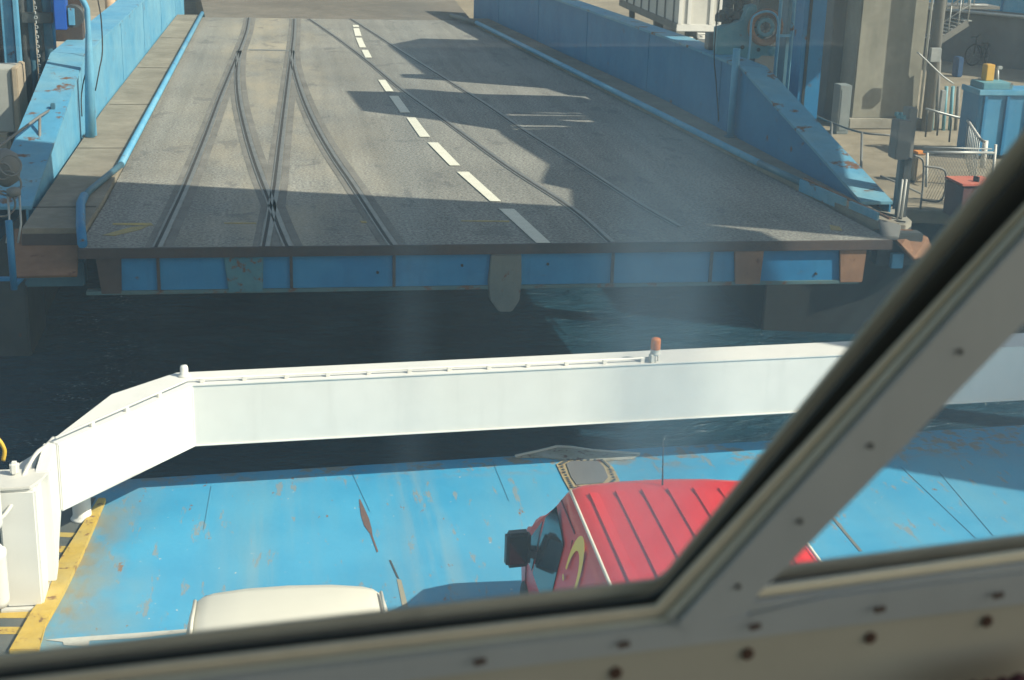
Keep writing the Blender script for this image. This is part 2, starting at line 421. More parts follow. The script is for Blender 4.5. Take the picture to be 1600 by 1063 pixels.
rail_px = [
 [(391,28),(387,50),(375,83),(348,150),(327,207),(308,256),(290,300),(270,344),(250,387)],
 [(376,80),(373,115),(376,155),(386,200),(397,238),(410,275),(428,320),(440,352),(455,387)],
 [(462,30),(461,55),(458,83),(450,150),(440,237),(434,290),(426,340),(418,387)],
 [(459,80),(462,108),(475,150),(495,195),(522,242),(555,290),(590,343),(619,386)],
 [(485,30),(530,61),(575,95),(632,142),(695,187),(795,260),(895,325),(958,379)],
 [(550,30),(585,52),(625,78),(700,125),(765,166),(825,207),(910,260),(1000,318),(1065,355)]]
RAILM = paint('worn_rail_steel', (.24,.235,.22), (.34,.33,.30), .1, .45, 3, metal=.5)
GROOVE = plain('groove_filler', (.045,.042,.038), .9)
BEDM = concrete('dark_rail_bed', (.245,.235,.21), 2)
for k, rp in enumerate(rail_px):
    w = smooth([P(x, y, RZ) for x, y in rp], 5)
    w[-1].y = max(w[-1].y, NY+.02)
    s = MB().strip(w, -.032, .030, RZ+.006, .005).strip(w, .078, .100, RZ+.006, .005); r = s.build('rail', RAILM, ramp)
    MB().strip(w, .034, .074, RZ+.0105-.006, .003).build('rail_groove', GROOVE, r)
    if k < 4: MB().strip(w, -.16, -.044, RZ+.0015+.0004*k, .002).strip(w, .116, .20, RZ+.0015+.0004*k, .002).build('rail_bed', BEDM, r)

def mark(px, name='road_marking', mat=RWHITE, z=RZ, dz=.003):
    MB().poly([(p.x, p.y, z+dz) for p in (P(x, y, z) for x, y in px)], (0,0,.004)).build(name, mat, ramp)
for q in ([(551,40),(560,40),(561,43),(552,43)], [(552,45),(561,45),(565,57),(555,57)], [(556,60),(565,60),(572,75),(562,75)],
          [(565,79),(575,79),(581,91),(571,91)], [(591,126),(602,126),(615,144),(603,144)], [(608,151),(622,151),(641,177),(626,177)],
          [(635,185),(649,185),(672,215),(656,215)], [(668,224),(684,224),(719,260),(703,260)], [(714,270),(732,270),(783,316),(766,316)],
          [(780,328),(803,328),(860,381),(838,381)]):
    mark(q, dz=.0125)
for q in ([(176,349.5),(236,349),(240,353),(176,352)], [(160,368),(205,355.5),(232,353.5),(218,360),(178,369)],
          [(350,348.5),(400,348.7),(400,350.2),(350,350)], [(562,345.5),(572,346),(574,349),(565,349)],
          [(720,345),(796,345.5),(796,347.5),(720,346.5)], [(1296,352),(1312,355),(1316,361),(1298,360)]):
    mark(q, 'yellow_marking', YELM)
mark([(388,77.5),(452,78.5),(452,80),(388,79.2)], 'joint_strip', RAILM)

# walkways beside the kerbs
def wl_(y): return -3.02 - (50-y)*.0195
def wr_(y): return 8.42 + (31.5-y)*(.095 if y > 31.5 else .047)
for name, pts in (('walkway', [(lx(FY)-.02,FY),(lx(22)-.02,22),(-2.62,20.15),(-3.45,20.15),(wl_(30),30),(wl_(FY),FY)]),
                  ('walkway', [(rx(FY)+.02,FY),(rx(24)+.02,24),(8.72,20.0),(9.02,20.0),(9.0,21.3),(wr_(31.5),31.5),(wr_(FY),FY)])):
    s = MB().prism(pts, 3.9, 4.075, .006); o = s.build(name, WALKM, ramp)
s = MB()
for y in (21.4, 25.9, 30.6, 36, 42): s.bb(wl_(y)+.05, lx(y)-.06, y, y+.025, 4.076, 4.082)
s.build('walkway_joint', GROOVE, ramp, each=True)
# blue kerb pipes
def pipe(pts, r, m, nm='kerb_pipe'): return MB().tube([V(p) for p in pts], r, 12).build(nm, m, ramp)
pipe([(lx(FY),FY,4.13),(lx(36),36,4.13),(lx(24.2),24.2,4.13)], .058, BLUE)
pipe([(lx(24.2),24.2,4.13),(-2.80,22.2,4.13),(-2.83,21.6,4.12)], .05, BLUE_DARK)
pipe([(-2.83,21.9,4.13),(-2.82,21.4,4.13),(-2.68,20.2,4.1),(-2.56,19.35,4.06)], .065, BLUE_DEEP)
pipe([(rx(FY)-.4,FY+.3,4.12),(rx(46.5),46.5,4.13)], .075, GREYM)
pipe([(rx(46.5),46.5,4.13),(rx(36),36,4.13),(rx(24.2),24.2,4.13)], .06, BLUE)
pipe([(rx(24.2),24.2,4.13),(8.43,22.6,4.13)], .06, BLUE_DARK)
s = MB()
for a, b in (((8.40,22.6),(8.62,21.15)),((8.63,21.0),(8.76,20.2))): s.bar((*a,4.09),(*b,4.09),.04,.2,bevel=.004)
s.build('kerb_plate', BLUE_RUST, ramp)
s = MB().bar((8.46,22.6,4.2),(8.84,19.95,4.16),.04,.03)
s.build('kerb_rail', RUST, ramp)
MB().poly([(8.72,20.1,4.08),(8.98,19.85,4.04),(8.78,19.45,3.96),(8.55,19.5,3.96)],(0,0,.05),.01).build('corner_plate', GREYM, ramp)

# side girders: web, top flange, sloping nose
def girder(label, bx, sgn, y1, y0, yn):
    # bx(y): foot of the inner web; sgn -1 left, +1 right ; yn nose end
    g = thing('side_girder', label, 'girder wall', (bx(y0), (y1+y0)/2, 3.4))
    ZT = 5.42; ext = (.62 if sgn < 0 else .52)*sgn
    web = MB()
    pr = [(bx(y1), y1), (bx(y0), y0), (bx(yn)+.02*sgn, yn)]
    ym = 31.5; mid = (bx(ym), ym)
    # inner web follows the nose slope
    a = [V((pr[0][0], pr[0][1], 3.5)), V((pr[1][0], pr[1][1], 3.5)), V((pr[2][0], pr[2][1], 3.5)), V((pr[2][0], pr[2][1], 4.06)), V((pr[1][0], pr[1][1], ZT-.03)), V((pr[0][0], pr[0][1], ZT-.03))]
    ml, mh = V((mid[0], ym, 3.5)), V((mid[0], ym, ZT-.03))
    for q in (0, ext*.82):
        d_ = V((q,0,0))
        web.poly([a[0]+d_, ml+d_, mh+d_, a[5]+d_], (.03*sgn,0,0)); web.poly([ml+d_, a[1]+d_, a[4]+d_, mh+d_], (.03*sgn,0,0)); web.poly([a[1]+d_, a[2]+d_, a[3]+d_, a[4]+d_], (.03*sgn,0,0))
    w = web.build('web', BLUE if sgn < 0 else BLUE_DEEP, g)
    s = MB()
    for k in range(5):
        y = y0 + (y1-y0)*(k+.25)/5
        s.bb(min(bx(y)-.012*sgn, bx(y)-.002*sgn), max(bx(y)-.012*sgn, bx(y)-.002*sgn), y, y+.05, 4.1, ZT-.05)
    s.build('weld_seam', BLUE_DEEP if sgn > 0 else BLUE, w, each=True)
    f1, f2 = V((pr[0][0]-.06*sgn, pr[0][1], ZT-.03)), V((pr[1][0]-.06*sgn, pr[1][1], ZT-.03))
    fm = V((mid[0]-.06*sgn, ym, ZT-.03))
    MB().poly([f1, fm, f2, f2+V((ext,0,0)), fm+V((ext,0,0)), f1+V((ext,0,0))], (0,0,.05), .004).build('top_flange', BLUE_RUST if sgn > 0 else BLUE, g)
    f3 = V((pr[2][0]-.06*sgn, pr[2][1]-.05, 4.08))
    f2b = f2 + V((0,-.005,0))
    n = MB().poly([f2b, f3, f3+V((ext,0,0)), f2b+V((ext,0,0))], (0,0,.05), .004).build('nose_flange', BLUE_RUST, g)
    n['label'] = 'rust-scarred sloping blue end of the girder'
    return g
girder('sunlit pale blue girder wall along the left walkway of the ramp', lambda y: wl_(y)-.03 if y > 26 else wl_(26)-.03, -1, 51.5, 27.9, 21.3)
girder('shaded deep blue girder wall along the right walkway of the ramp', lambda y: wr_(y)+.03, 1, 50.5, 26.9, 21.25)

# end beam facing the ferry
eb = MB().bb(-2.1, 8.16, 19.36, 19.44, 3.4, 3.87, 0); eb = eb.build('end_beam', BLUE_DEEP, ramp)
MB().bb(-2.55, 8.2, NY+.02, 19.5, 3.36, 3.41, .006).build('lower_flange', paint('grimy_teal_flange', (.06,.14,.16), (.12,.17,.16), .45, .7), eb)
s = MB()
for px in (248, 455, 615, 955, 1108): x = PY(px, 420, 19.42).x; s.bb(x-.02, x+.02, 19.325, 19.358, 3.412, 3.868)
s.build('stiffener', RUSTD, eb, each=True)
for x0, x1, m in ((150,190,RUSTD),(350,412,paint('stained_blue_bracket', (.04,.16,.22), (.08,.2,.24), .45, .7, 2)),(1146,1192,RUST),(1310,1352,RUST)):
    a, b = PY(x0, 420, 19.3).x, PY(x1, 420, 19.3).x
    MB().poly([(a,19.31,3.87),(b,19.31,3.87),(b-.02,19.31,3.38),(a+.05,19.31,3.38)], (0,.045,0), .008).build('fender_plate', m, ramp)
a = [PY(x, y, 19.28) for x, y in ((768,398),(815,398),(815,440),(812,470),(800,488),(780,488),(766,470),(763,440))]
MB().poly(a, (0,.14,0), .015).build('hanging_lug', paint('scuffed_greenish_steel', (.13,.15,.14), (.2,.19,.16), .35, .7, 2), ramp)
s = MB()
for x in (-1.6, .6, 3, 5.4, 7.6): s.bb(x-.12, x+.12, 19.7, FY-.3, 3.25, 3.875)
s.build('long_beam', DARKM, ramp, each=True)
s = MB()
for px, py in ((856,413),(722,415),(1275,428),(590,426)): p = PY(px, py, 19.35); s.cyl((p.x, 19.34, p.z), .02, .03, 8, (0,1,0))
s.build('bolt', BLACK, eb, each=True)
# hanging flaps at both corners
MB().poly([P(22,357,3.97), P(126,356,3.97), PY(120,430,19.25), PY(24,432,19.25)], (0,.03,-.04), .01).build('end_flap', RUST, ramp)
MB().poly([P(4,0,4)*0+V((-3.45,20.14,4.0)), V((-2.63,20.14,4.0)), V((-2.63,20.0,3.6)), V((-3.45,20.0,3.6))], (0,.03,0)).build('flap_hinge', RUSTD, ramp)
fl = [P(1365,357,4.0), P(1425,358,4.0), P(1450,370,3.9), PY(1462,400,19.6), PY(1428,404,19.4), PY(1408,382,19.4), P(1392,366,3.95)]
MB().poly(fl, (0,.04,-.05), .01).build('end_flap', RUST, ramp)
MB().bb(8.62, 9.3, 19.75, 20.0, 3.5, 3.98, .02).build('corner_block', DARKM, ramp)
MB().bb(-3.4, -2.62, 19.8, 20.1, 3.35, 3.7, .02).build('corner_block', BLUE_DARK, ramp)
q = PY(1405, 410, 19.5); MB().box((q.x, 19.6, q.z), (.18,.1,.22), 0, .01).build('corner_bracket', BLUE, ramp)

# ================================================================== FERRY
DZ = 2.1
yaw = math.atan2(.70, 10.15)      # the ferry lies a little across the ramp's axis
deck = struct(MB().prism([(-3.05,15.99),(12.4,17.05),(12.4,-4),(-3.05,-4)], DZ-.35, DZ, .01).build('car_deck', DECK))
def dsheet(px, name, mat, z0=.003, h=.004, bevel=0):
    return MB().poly([(p.x, p.y, DZ+z0) for p in (P(x, y, DZ) for x, y in px)], (0,0,h), bevel).build(name, mat, deck)
kerb = dsheet([(14,1024),(51,959),(77,932),(94,882),(122,838),(154,785),(166,785),(150,822),(128,874),(100,931),(70,982),(61,1024)], 'yellow_kerb', YEL, .002, .055, .008)
DGREY = paint('dark_grey_deck_paint', (.10,.115,.11), (.16,.16,.14), .2, .7, 2)
dsheet([(-60,1035),(-60,835),(60,778),(150,778),(118,838),(92,880),(74,930),(48,959),(10,1026)], 'side_strip', DGREY, .002, .003)
for q in ([(60,832),(119,834),(115,841),(60,838)], [(60,853),(110,855),(106,865),(60,862)], [(60,876),(96,877),(93,884),(60,882)],
          [(60,893),(89,895),(86,905),(60,902)], [(-40,957),(50,957),(44,967),(-40,967)], [(-40,981),(36,981),(30,992),(-40,992)]):
    dsheet(q, 'hazard_stripe', YEL, .006, .003)
DLINE = paint('worn_white_deck_line', (.58,.57,.50), (.5,.52,.48), .2, .7, 2, rustc=(.18,.22,.24), vary=.4)
dsheet([(72,1001),(100,998),(215,990),(292,984),(292,989),(215,998),(140,1002),(138,1011),(100,1009),(98,1004)], 'deck_line', DLINE)
SEAM = paint('dirty_seam', (.05,.19,.29), (.10,.24,.30), .2, .7, 3)
# hatch with its studded rim
rim = dsheet([(869,727),(882,719),(944,720),(958,732),(968,752),(955,764),(890,768),(880,750)], 'deck_hatch', paint('tan_rim', (.40,.31,.16), (.34,.27,.17), .45, .8, 3), .002, .012)
pl = [(884,727),(892,723),(934,723),(943,732),(950,748),(942,757),(900,760),(892,748)]
o = MB().poly([(p.x, p.y, DZ+.015) for p in (P(x, y, DZ) for x, y in pl)], (0,0,.01), .003).build('hatch_plate', paint('matt_grey_hatch', (.14,.14,.145), (.16,.16,.16), 0, .8, 2), rim)
s = MB()
ring = [P(x, y, DZ) for x, y in ((876,728),(888,721),(940,721.5),(951,732),(960,752),(949,761),(894,764),(886,749))]
for i in range(8):
    a, b = ring[i], ring[(i+1) % 8]
    for k in range(5):
        p = a.lerp(b, k/5); s.cyl((p.x, p.y, DZ+.015), .018, .012, 8)
s.build('stud', DARKM, rim, each=True)
fl = dsheet([(805,717),(842,709),(870,702),(892,703),(925,708),(1000,713),(985,719),(940,722),(880,720),(850,716)], 'bow_flap', paint('corroded_bow_plate', (.30,.28,.2), (.42,.42,.38), .45, .7, 3), .004, .02, .004)
s = MB()
ed = [P(x, y, DZ) for x, y in ((805,716),(842,708),(870,701),(892,702),(925,707),(1000,712.5))]
for a, b in zip(ed, ed[1:]): s.bar((a.x,a.y,DZ+.03), (b.x,b.y,DZ+.03), .025, .02)
s.build('flap_edge', WHITE_D, fl)
RSC = paint('rusty_scrape', (.12,.075,.07), (.19,.13,.11), .2, .85, 3)
dsheet([(561,781),(563,781),(569,794),(577,812),(581,828),(582,836),(577,833),(569,822),(564,806)], 'worn_patch', RSC, .002, .003)
dsheet([(578,834),(581,834),(591,862),(589,864)], 'worn_patch', RSC, .002, .003)
dsheet([(608,876),(611,876),(624,905),(620,903)], 'deck_slot', DARKM, .002, .003)
dsheet([(620,905),(627,907),(638,950),(629,950)], 'deck_slot', paint('tan_slot', (.32,.30,.22), (.4,.37,.28), .2, .8), .002, .003)
for x0, y0, x1, y1, w in ((1408,730,1525,842,1.1), (1467,738,1552,838,1.1), (548,735,578,800,.7), (770,722,795,783,.7), (330,760,318,828,.7), (1300,808,1345,862,7.0)):
    a, b = P(x0,y0,DZ), P(x1,y1,DZ); w *= .0062
    MB().bar((a.x,a.y,DZ+.0045),(b.x,b.y,DZ+.0045), w*.8, .003).build('plate_seam', GREYM if w > .02 else SEAM, deck)
# hull front below the deck edge
struct(MB().prism([(-2.9,15.75),(12.3,16.8),(12.3,-3.9),(-2.9,-3.9)], -.6, DZ-.352).build('ferry_hull', BLUE_DARK))

# bow barrier: long white box beam with angled ends
bar_ = thing('bow_barrier', 'long white box beam barrier closing the bow of the blue car deck', 'barrier', (4, 16, DZ))
BZ0, BZ1 = 2.72, 3.44
_c1, _c2, _c3 = P(304,697,BZ0), P(98,800,BZ0), P(1600,625,BZ0)
def bY(x, off=0): return _c1.y + (x-_c1.x)*(_c3.y-_c1.y)/(_c3.x-_c1.x) + off     # the beam's straight front line
FB = [(_c1.x,_c1.y),(9.9,bY(9.9)),(11.2,bY(9.9)-1.5)]
_o1, _o2, _o3 = P(275,582,BZ1), P(173,616,BZ1), P(76,690,BZ1)
BBk = [(11.45,bY(9.9)-1.3),(11.05,bY(9.9)-.05),(10.1,bY(9.9)+.52),(_o1.x,_o1.y),(_o2.x,_o2.y),(_o3.x,_o3.y),(_c2.x,_c2.y)]
bm_ = MB().prism(FB + BBk, BZ0, BZ1, .012).build('beam', WHITE, bar_)
bp = P(1023,565,BZ1)
s = MB()
hx, hy = _c2.x, _c2.y
s.poly([(hx-.15,hy+.06,BZ1-.004),(hx-.15,13.35,BZ1-.06),(hx-.15,13.35,2.22),(hx-.15,13.52,2.30),(hx-.15,hy-.22,2.50),(hx-.15,hy+.06,BZ0-.004)], (.13,0,0), .01)
s.build('hinge_arm', WHITE, bar_)
MB().poly([(-2.62,13.5,3.30),(-2.38,13.5,3.30),(-2.38,14.0,3.30)], (0,0,.03)).build('hinge_web', WHITE_D, bar_)
# conduit along the top of the beam, with clips
s = MB(); s.tube([(hx-.03,hy+.06,BZ1+.045),(_c1.x-.02,_c1.y+.07,BZ1+.045),(1.5,bY(1.5,.07),BZ1+.045),(bp.x-.06,bY(bp.x,.07),BZ1+.045)], .013, 8)
s.build('conduit', WHITE, bar_)
s = MB()
for k in range(12):
    t = k/11
    x = _c1.x + (bp.x-_c1.x-.1)*(t*.97+.02); y = bY(x, .07); s.box((x, y, BZ1+.024), (.05,.05,.05), 0, .005)
for k in range(1, 4):
    t = k/4; s.box((hx-.03+(_c1.x-hx)*t, hy+.06+(_c1.y-hy)*t, BZ1+.024), (.05,.05,.05), .9, .005)
s.build('conduit_clip', WHITE, bar_, each=True)
kp = P(288,588,BZ1)
MB().lathe((kp.x,kp.y,BZ1), [(.07,0),(.07,.02),(.045,.03),(.045,.10),(.035,.125),(.0,.13)], 16).build('end_cap', WHITE, bar_)
bp = P(1023,565,BZ1)
bc = MB().lathe((bp.x, bp.y, BZ1+.09), [(.062,0),(.062,.012),(.058,.02),(.058,.055),(.06,.06)], 20).build('beacon', WHITE_D, bar_)
s = MB().lathe((bp.x, bp.y, BZ1+.152), [(.054,0),(.058,.01),(.058,.115),(.050,.135),(.02,.145),(.0,.146)], 24); s.build('beacon_lens', AMBER, bc)
s = MB()
for k in range(3):
    a = k*2.1+.4; s.cyl((bp.x+.045*math.cos(a), bp.y+.045*math.sin(a), BZ1), .009, .095, 8)
s.box((bp.x-.05, bp.y-.03, BZ1+.05), (.05,.06,.1), .3, .006); s.build('beacon_leg', WHITE_D, bc, each=True)
bc['label'] = 'small amber warning lamp standing on the beam'

# hinge post on the left
pp = thing('barrier_post', 'stout white steel post on the yellow-striped deck edge, the barrier hinged to it', 'post', (-2.45, 13.2, DZ))
MB().bb(-2.63, -2.29, 13.02, 13.5, DZ+.03, 3.33, .02).build('post_body', WHITE, pp)
MB().bb(-2.68, -2.24, 12.97, 13.55, DZ, DZ+.035, .008).build('foot_plate', WHITE_D, pp)
MB().poly([(-2.95,13.45,3.34),(-2.2,13.45,3.34),(-2.25,13.2,3.34),(-2.33,13.02,3.34),(-2.7,13.0,3.34)], (0,0,.03), .005).build('top_plate', WHITE_D, pp)
MB().bb(-2.55, -2.47, 13.28, 13.36, 3.372, 3.50, .02).build('lug', WHITE, pp)
s = MB(); s.tube(smooth([(-2.27,14.14,3.40),(-2.3,13.9,3.42),(-2.36,13.6,3.45),(-2.43,13.3,3.36),(-2.5,13.05,3.2),(-2.62,12.92,3.08),(-2.78,12.88,3.05)], 5), .02, 8)
s.build('hose', WHITE_D, pp)
q = MB()
q.lathe((-2.66,12.80,3.06), [(.02,0),(.09,.01),(.105,.05),(.105,.42),(.085,.50),(.03,.53)], 20)
q.lathe((-2.66,12.80,2.26), [(.03,0),(.09,.02),(.11,.08),(.11,.52),(.115,.53),(.115,.58),(.09,.60),(.05,.66)], 20)
tag(q.build('canister', WHITE), 'tall white cylindrical canister at the far left edge beside the post', 'canister')
# pipe stub under the beam
s = MB().lathe((-2.17,15.02,DZ), [(.115,0),(.125,.015),(.115,.03),(.098,.05),(.098,.55)], 24)
tag(s.build('bollard', WHITE), 'short round white bollard under the left end of the barrier beam', 'bollard')
hk = MB().tube(smooth([(-2.98,14.6,2.15),(-2.98,14.6,2.9),(-2.97,14.62,3.12),(-2.9,14.62,3.22),(-2.84,14.62,3.1),(-2.86,14.62,2.98)],5), .022, 8)
tag(hk.build('hook', plain('yellow_hook_paint', (.75,.48,.05))), 'yellow hook at the far left edge above the dark water', 'hook')

# ------------------------------------------------------------------ red van
def loft(sections, mat, name, parent, cap=True):
    bm = bmesh.new(); rings = [[bm.verts.new(p) for p in s_] for s_ in sections]
    n = len(rings[0])
    for i in range(len(rings)-1):
        for k in range(n):
            f = bm.faces.new((rings[i][k], rings[i][(k+1)%n], rings[i+1][(k+1)%n], rings[i+1][k])); f.smooth = True
    if cap: bm.faces.new(rings[0][::-1]); bm.faces.new(rings[-1])
    m = MB(); m.bm.free(); m.bm = bm
    return m.build(name, mat, parent)

def section(y, zb, zt, wb, ww, wt, belt, crown=.04, rt=.12):
    """half outline: bottom, waist, top shoulder with a rounded corner, crowned roof"""
    h = [(wb*.92, zb), (wb, zb+.06), (ww, belt*.55+zb*.45), (ww, belt), (wt+ (ww-wt)*.45, belt+(zt-belt)*.5), (wt, zt-rt*1.1), (wt-rt*.22, zt-rt*.45), (wt-rt*.65, zt-rt*.1), (wt-rt*1.3, zt+crown*.25), (wt*.45, zt+crown*.8), (0, zt+crown)]
    pts = [(x, z) for x, z in h] + [(-x, z) for x, z in h[::-1][1:]]
    return [V((x, y, z)) for x, z in pts]

def make_van(name, label, cat, x, ynose, rz, body_mat, W, H, logo, vcol, L=4.9, sl=0.95, hood=.55, tumble=.86, roof_w=None):
    z0 = DZ
    g = thing(name, label, cat, (x, ynose-L/2, z0))
    hw = W/2; rt = (roof_w or W*tumble)/2
    zt = H - .05
    Yr = ynose - hood - sl      # front of the roof
    secs = [section(ynose-L, .35, zt-.06, hw*.95, hw*.96, rt*.97, 1.05),
            section(ynose-L+.05, .30, zt-.01, hw*.98, hw, rt, 1.05),
            section(ynose-L*.6, .25, zt, hw*.98, hw, rt, 1.05),
            section(Yr-.45, .25, zt, hw*.98, hw, rt, 1.05),
            section(Yr-.12, .25, zt-.02, hw*.98, hw, rt*.985, 1.05),
            section(Yr, .25, zt-.055, hw*.98, hw, rt*.96, 1.05, .05),
            section(Yr+sl*.5, .25, zt*.5+1.08*.5, hw*.98, hw, rt*.97, 1.0, .05, .1),
            section(Yr+sl, .26, 1.10, hw*.97, hw*.985, hw*.93, .86, .04, .1),
            section(ynose-.22, .28, 1.0, hw*.94, hw*.95, hw*.85, .78, .03, .1),
            section(ynose-.04, .32, .84, hw*.82, hw*.84, hw*.74, .65, .02, .1),
            section(ynose, .36, .72, hw*.74, hw*.76, hw*.66, .58, .01, .08)]
    M = Matrix.Translation((x, 0, z0)) ; 
    piv = V((x, ynose-L/2, z0)); Rm = Matrix.Rotation(rz, 3, 'Z')
    def T(p): p = V(p); return piv + Rm @ (V((p.x, p.y-(ynose-L/2), p.z)))
    body = loft([[T(p) for p in s_] for s_ in secs], body_mat, 'body', g)
    # where the side skin stands at height z for a section width
    def sx(z):
        if z <= 1.05: return hw
        mid = 1.05 + (zt-1.05)*.5
        wm = rt + (hw-rt)*.45
        if z < mid: return hw + (wm-hw)*(z-1.05)/(mid-1.05)
        return wm + (rt-wm)*(z-mid)/(zt-.13-mid)
    # windscreen
    def ws(t, xx, off=.012):
        y = Yr + sl*t; z0_, zm, z1_ = zt-.005, .5*zt+.59, 1.14
        z = (z0_ + (zm-z0_)*t*2) if t < .5 else (zm + (z1_-zm)*(t-.5)*2)
        return T((xx, y, z + off - .05*(xx/hw)**2))
    a = rt*.84; b = hw*.84
    s = MB()
    for t0, t1 in ((.12,.5),(.5,.93)):
        for k in range(6):
            x0, x1 = -1+k/3, -1+(k+1)/3
            s.poly([ws(t0,a*x0,.004), ws(t0,a*x1,.004), ws(t1,a*x1,.004), ws(t1,a*x0,.004)], V((0,0,.006)))
    s.build('windscreen', GLASS, g)
    for sd_ in (-1, 1):
        # door window pair
        def sp(y, z, o=.012): return T((sd_*(sx(z)+o), y, z))
        yb = Yr-.62
        w = MB(); w.poly([sp(yb,1.00), sp(yb+.06,1.60), sp(Yr-.04,1.70), sp(Yr+.17,1.50), sp(Yr+.17,.97)] if vcol else [sp(yb-.5,1.0,.004), sp(yb-.5,1.4,.004), sp(Yr-.2,1.4,.004), sp(Yr-.2,1.0,.004)], Rm @ V((sd_*.006,0,0)))
        w.build('side_window', GLASS, g)
        if vcol:
            w = MB(); w.poly([sp(Yr+.24,.96), sp(Yr+.24,1.43), sp(Yr+.52,1.13), sp(Yr+.60,.94)], Rm @ V((sd_*.006,0,0)))
            w.build('quarter_window', GLASS, g)
            # door seams, gutter
            s = MB(); s.bar(sp(yb-.12,.45,.004), sp(yb-.12,1.72,.004), .012); s.bar(sp(Yr+.62,.45,.004), sp(Yr+.62,1.02,.004), .012); s.bar(sp(yb-.12,1.78,.004), sp(Yr-.1,1.78,.004), .012)
            s.bar(sp(yb-.12,.98,.004), sp(ynose-L+.5,.98,.004), .02)
            s.build('door_seam', plain('dark_red_seam', (.2,.01,.015)), g, each=True)
        s = MB(); gx = sd_*(rt-.05)
        s.tube([T((gx, ynose-L+.2, zt+.003)), T((gx, Yr-.5, zt+.003)), T((gx*.99, Yr-.15, zt-.02))], .014, 8)
        s.build('roof_gutter', VWHITE, g)
        # mirror on an arm
        if vcol:
            my = Yr + .28
            arm = MB().bar(T((sd_*hw*.95, my, 1.10)), T((sd_*(hw+.06), my+.0, 1.14)), .13, .08, bevel=.015).build('mirror_arm', PLASTIC, g)
            mc = T((sd_*(hw+.14), my+.0, 1.16))
            mir = MB().box(mc, (.22,.13,.33), rz - sd_*.12, .03).build('mirror', PLASTIC, g)
            MB().box(mc + Rm @ V((0,-.070,.012)), (.165,.008,.26), rz - sd_*.12, .002).build('mirror_glass', plain('mirror_glass', (.10,.14,.17), .12, 1), mir)
        # wheels
        for wy in (ynose-.9, ynose-L+.95):
            c = T((sd_*(hw-.10), wy, .32))
            wh = MB().lathe(c - Rm @ V((.11,0,0)), [(.2,0),(.31,.0),(.325,.03),(.325,.19),(.31,.22),(.2,.22)], 24, Rm @ V((1,0,0))).build('wheel', TYRE, g)
            MB().lathe(c + Rm @ V((sd_*.112,0,0)), [(.19,0),(.17,.012),(.03,.02)], 20, Rm @ V((sd_,0,0))).build('rim', STEEL, wh)
        MB().poly([T((sd_*hw*.50,ynose-.035,.62)), T((sd_*hw*.80,ynose-.10,.62)), T((sd_*hw*.80,ynose-.12,.80)), T((sd_*hw*.52,ynose-.05,.78))], Rm @ V((0,.04,0)), .01).build('headlight', STEEL, g)
    MB().bar(T((-hw*.7,ynose-.0,.42)), T((hw*.7,ynose-.0,.42)), .10, .22, bevel=.03).build('bumper', PLASTIC, g)
    return g, T, sx, Yr, zt, rt, hw
van, T, sx, Yr, zt, rt, hw = make_van('delivery_van', 'red delivery van with yellow horn emblem and ribbed roof on the blue deck', 'van', 3.17, 12.74, -.018, RED, 2.10, 1.96, True, True, roof_w=1.77)
# pressed roof ribs, run lengthways
s = MB()
for k in range(7):
    gx = (-.66 + .22*k)
    zr = zt + .043*(1-(abs(gx)/.9)**1.7); s.bar(T((gx, 8.0, zr)), T((gx, Yr-.30, zr)), .085, .022, bevel=.008)
s.build('roof_rib', RED, van, each=True)
s = MB().tube([T((-.05, Yr-.20, zt+.03)), T((-.05, Yr-.13, zt+.42))], [.008,.003], 6); s.build('antenna', BLACK, van)
# yellow curved horn on the side: a crescent with a thicker bow at the top, studs on its back
def sd(y, z, o=.016): return T((-(sx(z)+o), y, z))
s = MB(); cy_, cz_ = Yr-1.03, 1.56
n = 16
for i in range(n):
    t0 = math.pi*(-.10 + 1.15*i/n); t1 = math.pi*(-.10 + 1.15*(i+1)/n)
    wd = lambda t: .050 + .060*math.sin(min(max((t+.3)/3.6,0),1)*math.pi)
    q = []
    for t, rr in ((t0, 1), (t1, 1), (t1, 0), (t0, 0)):
        r = .225 + (wd(t)/2 if rr else -wd(t)/2); q.append(sd(cy_ - math.cos(t)*r*.85, cz_ + math.sin(t)*r*1.15))
    s.poly(q, (-.002,0,0))
s.build('emblem', YLOGO, van)
s = MB()
for dy, dz in ((-.16,-.20),(-.03,-.24),(.20,-.12)):
    s.cyl(sd(cy_+dy, cz_+dz), .028, .003, 10, (-1,0,0))
s.build('emblem_dot', YLOGO, van, each=True)

wv = make_van('white_van', 'cream-white vehicle roof nearest the window, left of the red van', 'van', .01, 11.08, -.0, VWHITE, 1.50, 1.70, False, False, L=4.2, sl=.42, hood=.55, tumble=.99)

# ------------------------------------------------------------------ wheelhouse and its window
uu = (ROT @ _cam(9060, 30)); uu.z = 0; uu.normalize(); nn = V((-uu.y, uu.x, 0))
def W(px, py, d):
    r = ray(px, py); return CAM + r * (d / r.dot(nn))
win = thing('wheelhouse_window', 'grey metal window frame with a diagonal bar filling the lower right foreground', 'window', W(800, 1000, .85))
def wpoly(px, d, t, name, mat, bevel=.0015, parent=None):
    return MB().poly([W(x, y, d) for x, y in px], nn*t, bevel).build(name, mat, parent or win)
def lerp(a, b, t): return a + (b-a)*t
BIG = 700
